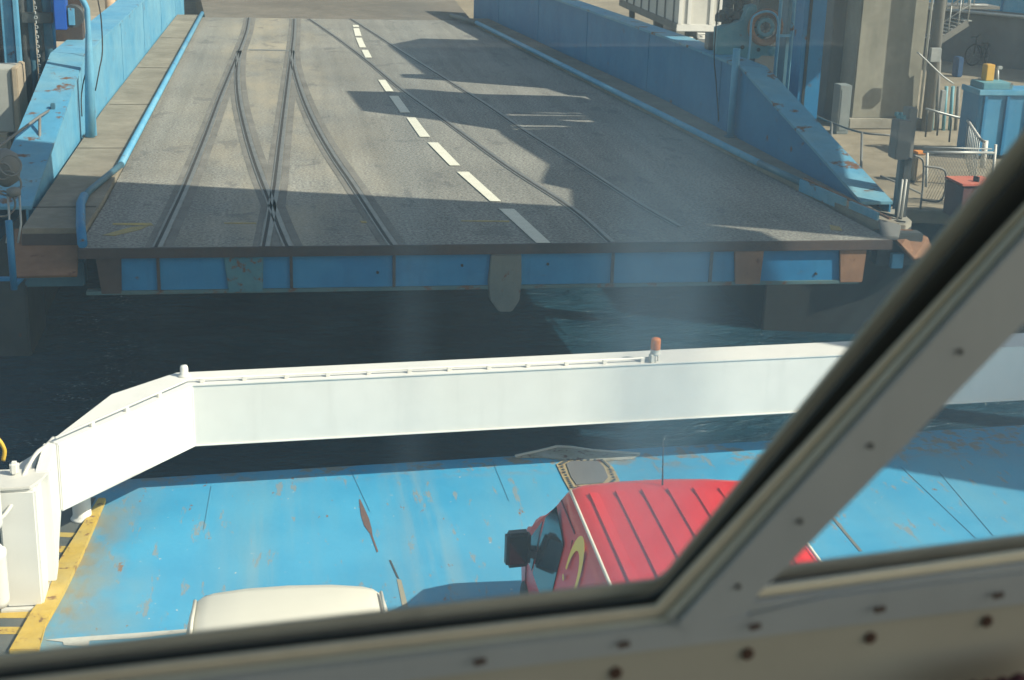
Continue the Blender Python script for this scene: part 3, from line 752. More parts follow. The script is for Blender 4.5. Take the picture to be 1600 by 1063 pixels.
# diagonal line helpers  x as function of y for each layer of the bar
def dl(x0, y0, x1, y1): return lambda y: x0 + (x1-x0)*(y-y0)/(y1-y0)
G0 = dl(1405,450,1190,715); G1 = dl(1440,450,1214,715); S0 = dl(1486,450,1242,715); K0 = dl(1498,450,1257,715); K1 = dl(1507,450,1268,715); S1 = dl(1531,450,1294,715); PR = dl(1655,450,1397,715)
def bl(y0, s_): return lambda x: y0 + s_*x         # lower rails
g0 = bl(1026,-.1155); g1 = bl(1054,-.116); s0 = bl(1068,-.1165); k0 = bl(1084,-.118); k1 = bl(1090,-.118); s1 = bl(1101,-.1195); pr = bl(1144,-.128)
def meet(D, b):                                    # crossing of a diagonal with a rail line
    y = 900
    for _ in range(60): y = b(D(y))
    return (D(y), y)
def Lband(D0, b0, D1, b1, d, t, name, mat, cut=0, bevel=.0015):
    """L-shaped band of the left pane: along the rail from the left, then up the bar"""
    D1_, b1_ = D1, b1
    D1 = (lambda y: D1_(y)+12) if cut >= 0 else D1_; b1 = (lambda x: b1_(x)+12) if cut >= 0 else b1_
    m0, m1 = meet(D0, b0), meet(D1, b1); ty = -250
    a = []
    if cut:
        # rounded inner corner
        p0 = (m0[0]-cut, b0(m0[0]-cut)); p2 = (D0(m0[1]-cut), m0[1]-cut)
        for k in range(7):
            u = k/6; a.append(((1-u)**2*p0[0]+2*u*(1-u)*m0[0]+u*u*p2[0], (1-u)**2*p0[1]+2*u*(1-u)*m0[1]+u*u*p2[1]))
    else: a = [m0]
    px = [(-BIG, b0(-BIG))] + a + [(D0(ty), ty), (D1(ty), ty), m1, (-BIG, b1(-BIG))]
    mm = MB()
    A_ = [(-BIG, b0(-BIG))] + a + [(D0(ty), ty)]
    n_ = len(A_); B_ = [(-BIG, b1(-BIG))] + [m1]*(n_-2) + [(D1(ty), ty)]
    for i in range(n_-1):
        q = [A_[i], A_[i+1], B_[i+1], B_[i]]
        if q[2] == q[3]: q = q[:3]
        mm.poly([W(x, y, d) for x, y in q], nn*.004)
    return mm.build(name, mat, win)
Lband(G0, g0, G1, g1, .90, .03, 'outer_gasket', GASK, 18, .004)
Lband(G1, g1, S0, s0, .885, .035, 'inner_gasket', GASKD, 20, .003)
Lband(S0, s0, K0, k0, .868, .045, 'glazing_bead', TRIM, 0)
Lband(K0, k0, K1, k1, .872, .02, 'gap_seal', BLACK, 0, 0)
Lband(K1, k1, S1, s1, .862, .05, 'glazing_bead', paint('pale_aluminium_bead', (.60,.62,.56), (.66,.67,.6), 0, .45, 3, metal=.3, vary=.2), 0)
# the flat grey bar and the rail plate below
c = meet(S1, s1); 
mull = wpoly([(S1(-250), -250), c, (1045,966), (1075,985), (1168,962), (1186,925), (PR(880), 880), (PR(-250), -250)], .855, .0045, 'diagonal_bar', FRAME, .0015)
rb = lambda x: s1(x)
rail = wpoly([(-BIG, s1(-BIG)), (c[0], c[1]), (1075,986), (1168,963), (1300,933), (2300, 812), (2300, pr(2300)+8), (-BIG, pr(-BIG))], .858, .0045, 'bottom_rail', FRAME, .0015)
# right-hand pane beads
def band(f0, f1, x0, x1, d, t, name, mat, bevel=.0): return wpoly([(x0, f0(x0)), (x1, f0(x1)), (x1, f1(x1)+10), (x0, f1(x0)+10)], d, .004, name, mat, 0)
r0 = dl2 = (lambda x: 886 - (x-1225)*.128); r1 = (lambda x: 912 - (x-1210)*.130); r2 = (lambda x: 933 - (x-1190)*.140); r3 = (lambda x: 939 - (x-1190)*.140); r4 = (lambda x: 962 - (x-1170)*.125)
band(r0, r1, 1190, 2300, .90, .03, 'outer_gasket', GASK, .004)
band(r1, lambda x: r2(x)-13, 1180, 2300, .885, .03, 'inner_gasket', GASKD)
band(lambda x: r2(x)-13, lambda x: r2(x), 1182, 2300, .87, .045, 'glazing_bead', paint('warm_cream_bead', (.84,.76,.56), (.88,.80,.62), 0, .5, 4, vary=.15))
band(r2, r3, 1178, 2300, .874, .02, 'gap_seal', BLACK, 0)
band(r3, lambda x: r3(x)+16, 1172, 2300, .862, .046, 'glazing_bead', FRAME)
# glass
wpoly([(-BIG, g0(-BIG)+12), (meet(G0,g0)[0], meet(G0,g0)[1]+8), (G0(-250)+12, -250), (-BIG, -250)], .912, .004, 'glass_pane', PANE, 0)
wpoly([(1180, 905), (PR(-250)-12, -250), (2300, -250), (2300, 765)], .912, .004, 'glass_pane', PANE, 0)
# slots and screws
for px, py in ((750,1035),(975,1008),(1180,980),(1375,953),(1560,931)):
    cpt = W(px, py, .853); s = MB()
    s.bar(cpt - uu*.0042 - V((0,0,.0006)), cpt + uu*.0042 + V((0,0,.0006)), .0035, .0016, up=nn); s.build('slot', SCREWM, win)
for px, py in ((1500,550),(1360,697),(1250,815),(1153,917)):
    cpt = W(px, py, .8535); s = MB().lathe(cpt, [(.0020,0),(.0020,.001),(.0012,.0016)], 12, -nn); s.build('screw', BLACK, win)
# cabin: lining below the window with its big screws
sill = struct(wpoly([(-BIG, pr(-BIG)-3), (2300, pr(2300)+3), (2300, 2600), (-BIG, 2600)], .862, .04, 'wheelhouse_wall', CABIN, 0, parent=None))
sill.parent = None
def abs_build(o):  # lining is not part of the window: give it its own place
    o.location = win.location.copy(); return o
abs_build(sill)
for px, py in ((962,1052),(1168,1022),(1360,997),(1542,971)):
    cpt = W(px, py, .8605)
    MB().lathe(cpt, [(.0048,0),(.0048,.0008),(.0038,.0018),(.0016,.0018),(.0012,.0010)], 18, -nn).build('lining_screw', SCREWM, sill)
cl = MB(); prev = None
random.seed(3)
p0 = W(1500, 1098, .80)
for k in range(9):
    u = k/8; c0 = p0 + uu*(.10*u) ; cl.tube(smooth([c0+V((0,0,-.02)), c0+V((0,0,.000+.004*math.sin(k*2.1)))+nn*.004, c0+uu*.006+V((0,0,.004*u))+nn*.012, c0+uu*.008+nn*.03+V((0,0,-.02))], 3), .0065, 8)
tag(cl.build('cloth', paint('dark_red_woven_cloth', (.07,.02,.028), (.13,.05,.06), 0, .95, 6)), 'folded dark red cloth lying at the lower right corner below the window', 'cloth')
# the rest of the wheelhouse shell, around and behind the viewer
def wb(u0, u1, n0, n1, z0, z1, name, mat):
    c0 = CAM + uu*((u0+u1)/2) + nn*((n0+n1)/2); c0.z = (z0+z1)/2
    a = math.atan2(uu.y, uu.x)
    return struct(MB().box(c0, (u1-u0, n1-n0, z1-z0), a).build(name, mat))
wb(-2.2, 2.2, -2.2, 1.25, 9.75, 9.87, 'wheelhouse_roof', CABIN)
wb(-2.2, 2.2, -2.2, .86, 7.3, 7.4, 'wheelhouse_floor', DARKM)
wb(2.14, 2.2, -2.2, .95, 7.4, 8.3, 'wheelhouse_side_wall', CABIN)
wb(-2.2, 2.2, -2.28, -2.2, 7.4, 8.5, 'wheelhouse_back_wall', CABIN)
wb(-2.2, -2.14, -2.2, .95, 7.4, 8.5, 'wheelhouse_side_wall', CABIN)
wb(-2.6, 2.6, -2.6, .80, DZ+.002, 7.3, 'ferry_superstructure', WHITE)

# ================================================================== HARBOUR STRUCTURES ON THE RIGHT
pil = thing('concrete_pillar', 'massive pale concrete pillar on the right quay, topped by an added unseen shade slab', 'pillar', (14.2, 37.6, QZ))
a, b = PY(1328, 200, 36.4), PY(1430, 200, 36.4)
MB().bb(a.x, b.x, 36.4, 39.4, QZ+.25, 11.0, .03).build('shaft', CONC, pil)
MB().bb(a.x-.12, b.x+.12, 36.2, 39.6, QZ, QZ+.27, .03).build('footing', CONC_L, pil)
MB().prism([(10.9,37.6),(11.4,31.4),(12.9,30.7),(13.8,30.2),(14.3,28.7),(16.9,28.7),(17.2,38.6),(12,39.3)], 11.0, 11.35).build('added_shade_slab', CONC_D, pil)  # unseen slab added on the pillar, outlined to cast a shadow band
a0, b0 = PY(1288, 180, 37.4), PY(1326, 180, 37.4)
pc = tag(MB().bb(a0.x, b0.x-.02, 37.4, 39.0, QZ, 11.0, .03).build('concrete_column', CONC_D), 'narrow grey concrete column just left of the massive pale pillar', 'column')
pb = PY(1312, 185, 35.6), PY(1330, 133, 35.6)
cb = thing('steel_cabinet', 'pale grey-blue steel cabinet standing at the foot of the concrete pillar', 'cabinet', (pb[0].x, 35.8, QZ))
MB().bb(pb[0].x-.1, pb[1].x, 35.5, 35.95, QZ, pb[1].z, .015).build('body', paint('pale_blue_grey', (.22,.26,.27), (.25,.29,.29), .1, .5), cb)
MB().bb(pb[0].x-.05, pb[1].x-.05, 35.485, 35.498, QZ+.1, pb[1].z-.1, .004).build('door', paint('pale_blue_grey_door', (.23,.27,.28), (.26,.29,.29), .05, .5), cb)

# right hoist gantry
gt = thing('hoist_gantry', 'tall blue lifting gantry with machinery rising behind the right girder', 'gantry', (10.2, 28, QZ))
def col_at(px0, px1, py, y, z0, z1, name, mat, dy=.3, root=None, bev=.01):
    a, b = PY(px0, py, y), PY(px1, py, y)
    return MB().bb(a.x, b.x, y, y+dy, z0, z1, bev).build(name, mat, root or gt)
col_at(1250, 1284, 100, 26.6, 3.4, 11.0, 'leg', BLUE_DEEP, .5)
col_at(1257, 1262, 100, 26.58, 3.6, 10.9, 'cable_trunk', BLACK, .015)
col_at(1228, 1250, 60, 29.2, 3.0, 11.0, 'leg', BLUE_DARK, .5)
col_at(1185, 1222, 20, 31.5, 3.0, 11.0, 'leg', DARKM, .6)
for px0, px1 in ((1213,1218),(1234,1239)):
    a = PY((px0+px1)/2, 60, 28.3); MB().tube([(a.x,28.3,4.2),(a.x-.0,28.3,10.9)], .035, 10).build('guide_pipe', BLUE, gt)
a = PY(1225, 56, 28.3); MB().bar((a.x-.16,28.3,a.z),(a.x+.16,28.3,a.z), .05).build('cross_tie', BLUE, gt)
s = MB()
s.prism([(9.3,29.2),(9.5,26.5),(16.1,26.5),(16.1,27.2),(14.4,28.1),(14.2,28.6)], 11.0, 11.3)
s.prism([(9.5,26.5),(10.8,25.5),(12.0,24.3),(12.2,26.5)], 11.0, 11.3)
s.prism([(12.0,24.3),(12.0,23.8),(12.4,20.9),(12.0,19.4),(12.4,18.9),(12.1,17.2),(14.4,16.35),(16.1,15.6),(16.1,26.5),(14.1,26.5),(14.1,24.5)], 11.0, 11.3)
for k in range(6):
    y = 24.62 + k*.33; s.bar((12.05, y+.10*(k % 2), 11.15), (14.15, y-.06*(k % 3), 11.15), .19, .1)
s.build('added_shade_plates', DARKM, gt)  # unseen plates and slats added, shaped to throw the road's shadows
MB().bar((15.6,20.5,-.5),(15.6,20.5,11.0), .5).build('leg', BLUE_DARK, gt)
# machine plates on the girder top
y = 28.6
plt = [PY(px, py, y) for px, py in ((1120,90),(1122,44),(1140,40),(1160,33),(1170,10),(1182,8),(1186,42),(1196,68),(1214,80),(1205,88),(1190,86),(1186,92),(1160,92))]
MB().poly(plt, (0,.3,0), .01).build('side_plate', TEAL, gt)
s = MB()
for px, py in ((1185,78),(1160,74)): p = PY(px, py, y-.01); s.cyl(p, .04, .012, 10, (0,-1,0))
s.build('plate_hole', BLACK, gt, each=True)
w_ = PY(1196, 43, y-.1)
wheel = MB().torus(w_, .30, .07, (0,1,0), 28, 8).build('sheave', RUST, gt)
MB().torus(w_, .15, .045, (0,1,0), 20, 8).build('sheave_hub', TEAL, wheel)
s = MB()
for k in range(4):
    a = k*math.pi/4; dv = V((math.cos(a),0,math.sin(a))); s.bar(w_-dv*.28, w_+dv*.28, .03)
s.build('sheave_spoke', DARKM, wheel, each=True)
tp = [PY(px, py, 27.9) for px, py in ((1167,110),(1172,70),(1174,35),(1180,24),(1196,18),(1210,22),(1216,36),(1216,70),(1211,108))]
MB().tube(smooth(tp, 4), .022, 8).build('hoop_guard', BLUE, gt)
k_ = PY(1206, 80, y-.1); MB().lathe(k_, [(.1,0),(.1,.05),(.05,.1)], 14, (0,-1,0)).build('knob', TEAL, gt)
s = MB()
for px, r in ((1135,.20),(1150,.14),(1165,.22)):
    p = PY(px, 40, 29.2); s.cyl((p.x, 29.2, 4.9), r*.55, 2.6, 14)
for i in range(12):
    p = PY(random.uniform(1124,1180), random.uniform(0,34), 28.9); s.box(p, (.12,.2,.14), random.random(), .01)
s.build('machinery', DARKM, gt)
p = PY(1113, 64, 29.4); MB().box((p.x, 29.4, p.z+.0), (.24,.3,.34), 0, .015).build('control_box', GREYM, gt)
# hanging black cables and blue pipe post on the walkway
s = MB().tube(smooth([PY(1124,0,28.2), PY(1119,40,28.2), PY(1116,90,28.2), PY(1119,130,28.1), PY(1123,190,28.0)], 5), .012, 6)
tag(s.build('cable', BLACK), 'thin black cable hanging in front of the shaded blue girder, left of the pipe post', 'cable')
s = MB().tube(smooth([PY(1168,112,27.3), PY(1171,150,27.2), PY(1174,170,27.1), PY(1173,190,27.0)], 5), .012, 6)
tag(s.build('cable', BLACK), 'short black cable hanging on the girder right of the blue pipe post', 'cable')
pa, pb_ = P(1141, 214, 4.08), None
s = MB().tube([pa, V((pa.x, pa.y, 5.75))], .07, 14)
po = thing('pipe_post', 'bright blue pipe post standing on the right walkway against the girder', 'post', pa)
s.build('pipe', BLUE, po); MB().cyl(pa, .12, .02, 12).build('foot_plate', BLUE_DARK, po)

# sagging hand chain / rail outside the right girder nose
rl = thing('handrail', 'thin brown handrail behind the sloping end of the right girder', 'railing', P(1300, 235, 4.0))
A, B, C = PX(1255,172,10.2), PX(1345,207,10.4), PX(1395,212,10.9)
MB().tube(smooth([A, PX(1300,192,10.3), B, C], 4), .018, 8).build('rail', GREYM, rl)
s = MB(); s.tube([PX(1300,192,10.3), PX(1298,238,9.75)], .022, 8); s.build('stanchion', GREYM, rl)
s = MB(); s.tube([PX(1347,208,10.3), PX(1345,285,9.6)], .022, 8); s.build('stanchion', GREYM, rl)

# ------------------------------------------------------------------ clutter of the right quay
def on(px, py, z=QZ): return P(px, py, z)
# platform by the ramp nose with cables lying on it
plf = thing('landing_platform', 'sunlit steel landing platform with loose cables beside the right ramp corner', 'platform', (10, 20.8, 3.6))
pp_ = [P(x, y, 3.95) for x, y in ((1335,322),(1352,318),(1405,328),(1425,345),(1415,352),(1365,350),(1345,335))]
MB().poly(pp_, (0,0,-.10), .01).build('plate', CONC_L, plf)
MB().poly([V((p.x, p.y, 3.5)) for p in pp_], (0,0,.34)).build('support', DARKM, plf)
for q in ([(1340,325),(1362,330),(1385,334),(1408,342)], [(1362,318),(1385,323),(1400,320),(1408,336)], [(1352,334),(1375,343),(1395,345),(1415,347)]):
    MB().tube(smooth([P(x, y, 3.975) for x, y in q], 5), .014, 6).build('cable', BLACK, plf)
# pedestal: grey housing on a stout post with two white conduits
b0 = P(1407, 342, 3.95); yb = b0.y
pd = thing('control_pedestal', 'tall grey control pedestal with two white conduits by the right ramp corner', 'pedestal', b0)
t0, t1 = PY(1398, 250, yb), PY(1430, 190, yb)
MB().bb(t0.x, t1.x-.02, yb, yb+.28, t0.z, t1.z, .015).build('housing', GREYM, pd)
MB().bb(PY(1412,300,yb).x, PY(1425,300,yb).x, yb+.1, yb+.25, 3.4, t0.z, .01).build('post', DARKM, pd)
for px in (1406, 1412): a = PY(px, 300, yb); MB().tube([(a.x, yb-.03, 3.94), (a.x+.01, yb-.03, PY(px,280,yb).z)], .016, 8).build('conduit', WHITE_D, pd)
p = PY(1410, 184, yb); s = MB()
for i in range(5): s.box(p + V((random.uniform(-.09,.09), .1, random.uniform(-.02,.04))), (.05,.05,.06), random.random(), .005)
s.build('connector', TEAL, pd)
MB().bb(PY(1424,150,yb+.6).x, PY(1437,150,yb+.6).x, yb+.6, yb+.85, 3.0, PY(1430,170,yb+.6).z, .01).build('rear_housing', GREYM, pd)
# tube gate
hg = thing('tube_gate', 'dark bent-tube hoop gate on the sandy quay beside the pedestal', 'gate', on(1440,326))
y0 = on(1440,326).y
MB().tube(smooth([PY(1428,243,y0), PY(1438,247,y0), PY(1443,256,y0), PY(1442,290,y0), PY(1438,326,y0)], 4), .022, 8).build('upright', GREYM, hg)
MB().tube(smooth([PY(1443,260,y0), PY(1468,263,y0), PY(1478,272,y0), PY(1476,302,y0), PY(1466,315,y0), PY(1440,312,y0)], 4), .022, 8).build('hoop', GREYM, hg)
MB().tube([PY(1376,275,y0), PY(1408,288,y0), PY(1440,303,y0)], .02, 8).build('side_rail', GREYM, hg)
# tan concrete block behind the gate
p0 = on(1432,292); blk = thing('concrete_block', 'sand-coloured upright concrete block with orange cap behind the hoop gate', 'block', p0)
yb2 = p0.y+.4; l, r_ = PY(1431,260,yb2), PY(1452,242,yb2)
MB().bb(l.x, r_.x, yb2, yb2+.35, QZ, r_.z, .04).build('body', TAN, blk)
MB().bb(l.x+.02, r_.x-.05, yb2+.02, yb2+.3, r_.z+.002, r_.z+.05, .01).build('cap', AMBER_OR, blk)
# mesh fence panel with bright top rail
fp = thing('mesh_fence', 'chain-link fence panel with bright top rail and spiky end post', 'fence', on(1500,322))
yf = on(1545,320).y
def FP(px, py): return PY(px, py, yf)
MB().tube([FP(1443,238), FP(1553,239)], .028, 8).build('top_rail', STEEL, fp)
MB().tube([FP(1443,230), FP(1550,233)], .012, 8).build('top_wire', STEEL, fp)
MB().tube([FP(1556,226), FP(1547,322)], .03, 8).build('post', WHITE_D, fp)
MB().tube([FP(1449,238), FP(1447,292)], .03, 8).build('post', WHITE_D, fp)
s = MB()
for k in range(24):
    u = k/24
    for sg in (0, 1):
        x0 = 1447 + 108*u
        x1 = x0 + (40 if sg else -40)
        pa1, pa2 = (x0, 240), (x1, 318)
        if x1 > 1552: f_ = (1552-x0)/(x1-x0); pa2 = (1552, 240+78*f_)
        if x1 < 1447: f_ = (x0-1447)/(x0-x1+1e-6); pa2 = (1447, 240+78*f_)
        s.tube([FP(*pa1), FP(*pa2)], .0045, 4)
s.build('mesh', GREYM, fp)
# picket barrier receding along the quay
pk = thing('picket_railing', 'row of thin upright bars under a pale sloping handrail beside the blue container', 'railing', on(1515,300))
A, B = PY(1511,187,33.0), PY(1531,217,29.0)
MB().tube([A, B], .035, 8).build('handrail', WHITE_D, pk)
MB().tube([B, PY(1538,222,28.8)], .03, 8).build('rail_end', GREYM, pk)
s = MB()
for k in range(10):
    p = A.lerp(B, k/9); s.tube([p, V((p.x, p.y, QZ))], .012, 5)
s.build('picket', STEEL, pk, each=True)
MB().tube([PY(1540,220,29.2), PY(1535,262,29.2)], .06, 10).build('end_post', WHITE_D, pk)
# sagging rope from pillar and stair rail
tag(MB().tube(smooth([PY(1434,82,35), PY(1455,102,35), PY(1474,120,35), PY(1490,131,35)], 4), .02, 8).build('rope', STEEL), 'pale sagging handrail line running down from the pillar toward the blue container', 'rope')
tr = thing('stepped_railing', 'low grey tube railing in shade between the pillar and the blue container', 'railing', on(1470,225))
ry = on(1470,232).y
MB().tube([PY(1447,170,ry), PY(1468,176,ry), PY(1490,182,ry), PY(1512,187,ry)], .03, 8).build('rail', STEEL, tr)
for px, py, yb_ in ((1468,176,212),(1487,181,222),(1502,185,225),(1450,170,214)): MB().tube([PY(px,py,ry), PY(px-4,yb_,ry)], .022, 8).build('stanchion', GREYM, tr)
for px in (1455, 1462, 1473, 1483, 1492): MB().tube([PY(px+6,92 if px<1470 else 135,ry+2.5), PY(px,212,ry+2.5)], .05, 8).build('riser_pipe', TEAL if px % 2 else GREYM, tr, each=True)
MB().box(PY(1472,160,ry+1.2), (.12,.12,.6), 0, .01).build('valve_box', STEEL, tr)
# blue container
ct = thing('blue_container', 'large open-topped blue steel container behind the picket railing', 'container', (16.4, 32.6, QZ))
c0, c1 = PY(1520,240,32.2), PY(1605,240,32.2); ztop = PY(1500,142,32.2).z
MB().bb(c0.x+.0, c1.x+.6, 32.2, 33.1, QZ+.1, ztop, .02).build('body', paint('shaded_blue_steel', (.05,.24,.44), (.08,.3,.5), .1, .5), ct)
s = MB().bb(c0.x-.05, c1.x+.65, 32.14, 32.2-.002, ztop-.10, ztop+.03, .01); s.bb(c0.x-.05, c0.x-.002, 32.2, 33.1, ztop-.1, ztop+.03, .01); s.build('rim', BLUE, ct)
MB().bb(c0.x+.1, c0.x+.85, 32.3, 33.0, ztop+.002, ztop+.16, .02).build('lid', TEAL, ct)
s = MB()
for k in range(4): s.bb(c0.x+.1+k*.55, c0.x+.18+k*.55, 32.14, 32.198, QZ+.1, ztop-.12, .01)
s.build('rib', BLUE_DEEP, ct)
MB().cyl(PY(1530,137,32.9), .06, .22, 10).build('cap', paint('peach', (.6,.42,.3)), ct)
yl = PY(1544,113,32.8)
tag(MB().box((yl.x, 32.8, ztop+.16+.19), (.22,.22,.38), .1, .015).build('yellow_box', plain('yellow_plastic', (.62,.36,.06), .5)), 'upright orange-yellow box standing on the blue container', 'box')
s = MB().tube([PY(1559,140,32.9), PY(1559,107,32.9)], .03, 8); s.box(PY(1562,106,32.9), (.12,.08,.08), 0, .01)
tag(s.build('short_post', STEEL), 'short pale post with a small head beside the yellow box', 'post')
tag(MB().bb(PY(1496,108,46).x, PY(1507,92,46).x, 46, 46.4, QZ, PY(1500,90,46).z, .03).build('blue_bin', paint('blue_bin', (.03,.09,.2), (.04,.1,.22), 0, .5)), 'small dark blue bin by the grey wall left of the bicycle', 'bin')
# red box
rb_ = thing('red_locker', 'red-lidded steel locker at the quay edge, half hidden by the window bar', 'locker', on(1525,345))
yy = on(1525,345).y; l, r_, zt_ = PY(1500,330,yy).x, PY(1556,330,yy).x, PY(1500,292,yy).z
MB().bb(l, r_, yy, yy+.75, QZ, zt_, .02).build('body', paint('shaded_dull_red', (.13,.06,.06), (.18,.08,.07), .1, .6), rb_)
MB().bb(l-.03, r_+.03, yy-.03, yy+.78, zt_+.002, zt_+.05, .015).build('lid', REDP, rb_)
MB().box((l+.38, yy+.25, zt_+.1), (.05,.14,.1), .3, .01).build('handle', BLACK, rb_)
# bicycle leaning at the wall
bk = thing('bicycle', 'black bicycle leaning against the dark grey wall', 'bicycle', P(1525,103,QZ))
B0 = P(1525,103,QZ); By = B0.y
def bpnt(px, py): return PY(px, py, By)
w1, w2 = bpnt(1521,87), bpnt(1546,90); wr = .36
w2 = V((w1.x+.72, By-.75, w1.z)) if False else w2
for c_, ax in ((bpnt(1521,88),(.25,-1,0)), (bpnt(1545,92),(.9,-1,0))):
    c_.z = QZ + wr + .02
    wh = MB().torus(c_, wr, .024, ax, 28, 6).build('wheel', TYRE, bk)
    s = MB(); axv = V(ax).normalized(); n_ = axv.cross(V((0,0,1))).normalized(); bb_ = axv.cross(n_)
    for k in range(12):
        a = k*math.pi/6; s.tube([c_, c_ + (n_*math.cos(a)+bb_*math.sin(a))*wr], .003, 4)
    s.build('spoke', STEEL, wh)
f1 = bpnt(1521,88); f1.z = QZ+wr+.02; f2 = bpnt(1545,92); f2.z = QZ+wr+.02
hd = bpnt(1525,66); st = bpnt(1539,70); bbk = f1.lerp(f2, .55); bbk.z = QZ+.3
s = MB()
for a, b in ((f1,hd),(hd,bbk),(hd+V((0,0,-.08)),st+V((0,0,-.1))),(st,bbk),(bbk,f2),(st+V((0,0,-.1)),f2)): s.tube([a,b], .022, 8)
s.build('frame', BLACK, bk)
hb = hd + V((0,0,.18)); s = MB(); s.tube([hd, hb], .02, 8); s.tube([hb+V((-.25,-.08,.0)), hb, hb+V((.22,.1,.10))], .018, 8); s.build('handlebar', BLACK, bk)
MB().box(st+V((0,0,.05)), (.26,.13,.06), 0, .025).build('saddle', BLACK, bk)
# galvanised stair
sr = thing('steel_stair', 'galvanised steel stair with landing in front of the blue-clad building', 'stair', on(1470,110))
sy = 44.0
A, B = PY(1466,66,sy), PY(1512,36,sy)
for dy in (0, .9):
    MB().bar(A+V((0,dy,0)), B+V((0,dy,0)), .05, .2).build('stringer', GREYM, sr)
s = MB()
for k in range(8):
    p = A.lerp(B, k/7); s.box(p+V((0,.45,.06)), (.28,.88,.03), 0, .004)
s.build('tread', STEEL, sr, each=True)
s = MB()
for dy in (0,): s.tube([A+V((0,dy,.95)), B+V((0,dy,.95)), B+V((.6,dy,.95))], .025, 8)
s.tube([A+V((0,0,.55)), B+V((0,0,.55)), B+V((.6,0,.55))], .02, 8)
for t_ in (0,.33,.66,1): p = A.lerp(B, t_); s.tube([p, p+V((0,0,.95))], .02, 6)
s.build('handrail', STEEL, sr)
L1, L2 = PY(1470,9,sy), PY(1562,19,sy)
MB().bb(L1.x, L2.x, sy, sy+1.1, L1.z-.1, L1.z, .01).build('landing', GREYM, sr)
s = MB()
for k in range(7):
    x = L1.x + (L2.x-L1.x)*k/6*.55; s.tube([(x, sy, L1.z), (x, sy, L1.z+1)], .02, 6)
for h in (.3,.6,.95): s.tube([(L1.x, sy, L1.z+h), (L1.x+(L2.x-L1.x)*.55, sy, L1.z+h)], .018, 6)
s.build('landing_rail', STEEL, sr)
lp = thing('lamp_column', 'tall grey column with a small box, right of the concrete pillar', 'column', (17, 36, QZ))
a = PY(1461, 60, 36.0)
MB().tube([(a.x+.05,36,QZ),(a.x,36,11)], .15, 14).build('shaft', GREYM, lp)
MB().box(PY(1461,86,35.75), (.3,.12,.36), 0, .02).build('box', STEEL, lp)
for px in (1450, 1440): a = PY(px, 60, 37.0); MB().tube([(a.x,37,QZ),(a.x,37,10)], .035, 8).build('riser', STEEL, lp)
# grey building with blue cladding
bd = thing('quay_building', 'grey rendered building with blue cladding above, behind the bicycle', 'building', (23, 46.5, QZ))
dirw = V((.62,-.79,0)).normalized(); nw = V((.79,.62,0)).normalized(); w0 = B0 + nw*.30
w0 = V((w0.x, w0.y, QZ))
zs = PY(1520, 21, w0.y).z
a_, b_ = w0 - dirw*8, w0 + dirw*16
MB().poly([a_, b_, b_+nw*6, a_+nw*6], (0,0,zs-QZ)).build('wall', CONC_D, bd)
up_ = V((0,0,zs-QZ+.002))
MB().poly([p+up_-nw*.12 for p in (a_, b_, b_+nw*6, a_+nw*6)], (0,0,.12)).build('ledge', GREYM, bd)
MB().poly([p+up_+V((0,0,.122))-nw*.05 for p in (a_, b_, b_+nw*6, a_+nw*6)], (0,0,4)).build('cladding', BLUE, bd)
s = MB()
for k in range(14):
    p = a_.lerp(b_, k/14) + up_ - nw*.09 + V((0,0,.13)); s.bar(p, p+V((0,0,3.9)), .06, .05)
s.build('cladding_joint', BLUE_DEEP, bd, each=True)
s = MB(); p, q = a_+up_-nw*.2+V((0,0,.02)), b_+up_-nw*.2+V((0,0,.02)); s.tube([p, p.lerp(q,.62)], .06, 8); s.build('gutter', STEEL, bd)

# white panelled kiosk and grey side, top right of the ramp
kz = 3.5; k0_, k1_ = P(1058,48,kz), P(1124,52,kz)
ks = thing('white_kiosk', 'white panelled cabin standing beyond the right girder', 'cabin', V((k0_.x+1, k0_.y+2, kz)))
yk = k0_.y
MB().bb(k0_.x, k0_.x+3.2, yk, yk+9, kz, kz+3, .03).build('body', WHITE_D, ks)
s = MB(); s.bb(k0_.x-.04, k0_.x+3.24, yk-.05, yk-.002, kz-.02, kz+.22, .01)
for dx in (.0, .32, 1.12, 1.45, 2.5): s.bb(k0_.x+dx, k0_.x+dx+.14, yk-.05, yk-.002, kz+.222, kz+2.9, .01)
s.build('frame', WHITE, ks)
s = MB()
for k in range(7): s.bb(k0_.x-.05, k0_.x-.002, yk+.5+k*1.2, yk+.56+k*1.2, kz, kz+2.9)
s.bb(k0_.x-.04, k0_.x-.003, yk, yk+9, kz, kz+.25); s.build('side_rib', GREYM, ks, each=True)
s = MB()
for dx in (.2, 1.4, 2.6):
    for dy in (.4, 4, 8): s.bb(k0_.x+dx, k0_.x+dx+.2, yk+dy, yk+dy+.2, QZ, kz)
s.build('leg', GREYM, ks)
s = MB()
for i in range(26):
    p = P(random.uniform(1056,1102), random.uniform(51,64), 3.4); s.box((p.x, p.y, 3.0+random.random()*.4), (random.uniform(.1,.4), .3, random.uniform(.05,.35)), random.random()*3, .01)
tag(s.build('junk_pile', WHITE_D), 'pile of pale scrap beneath the white cabin', 'scrap pile')

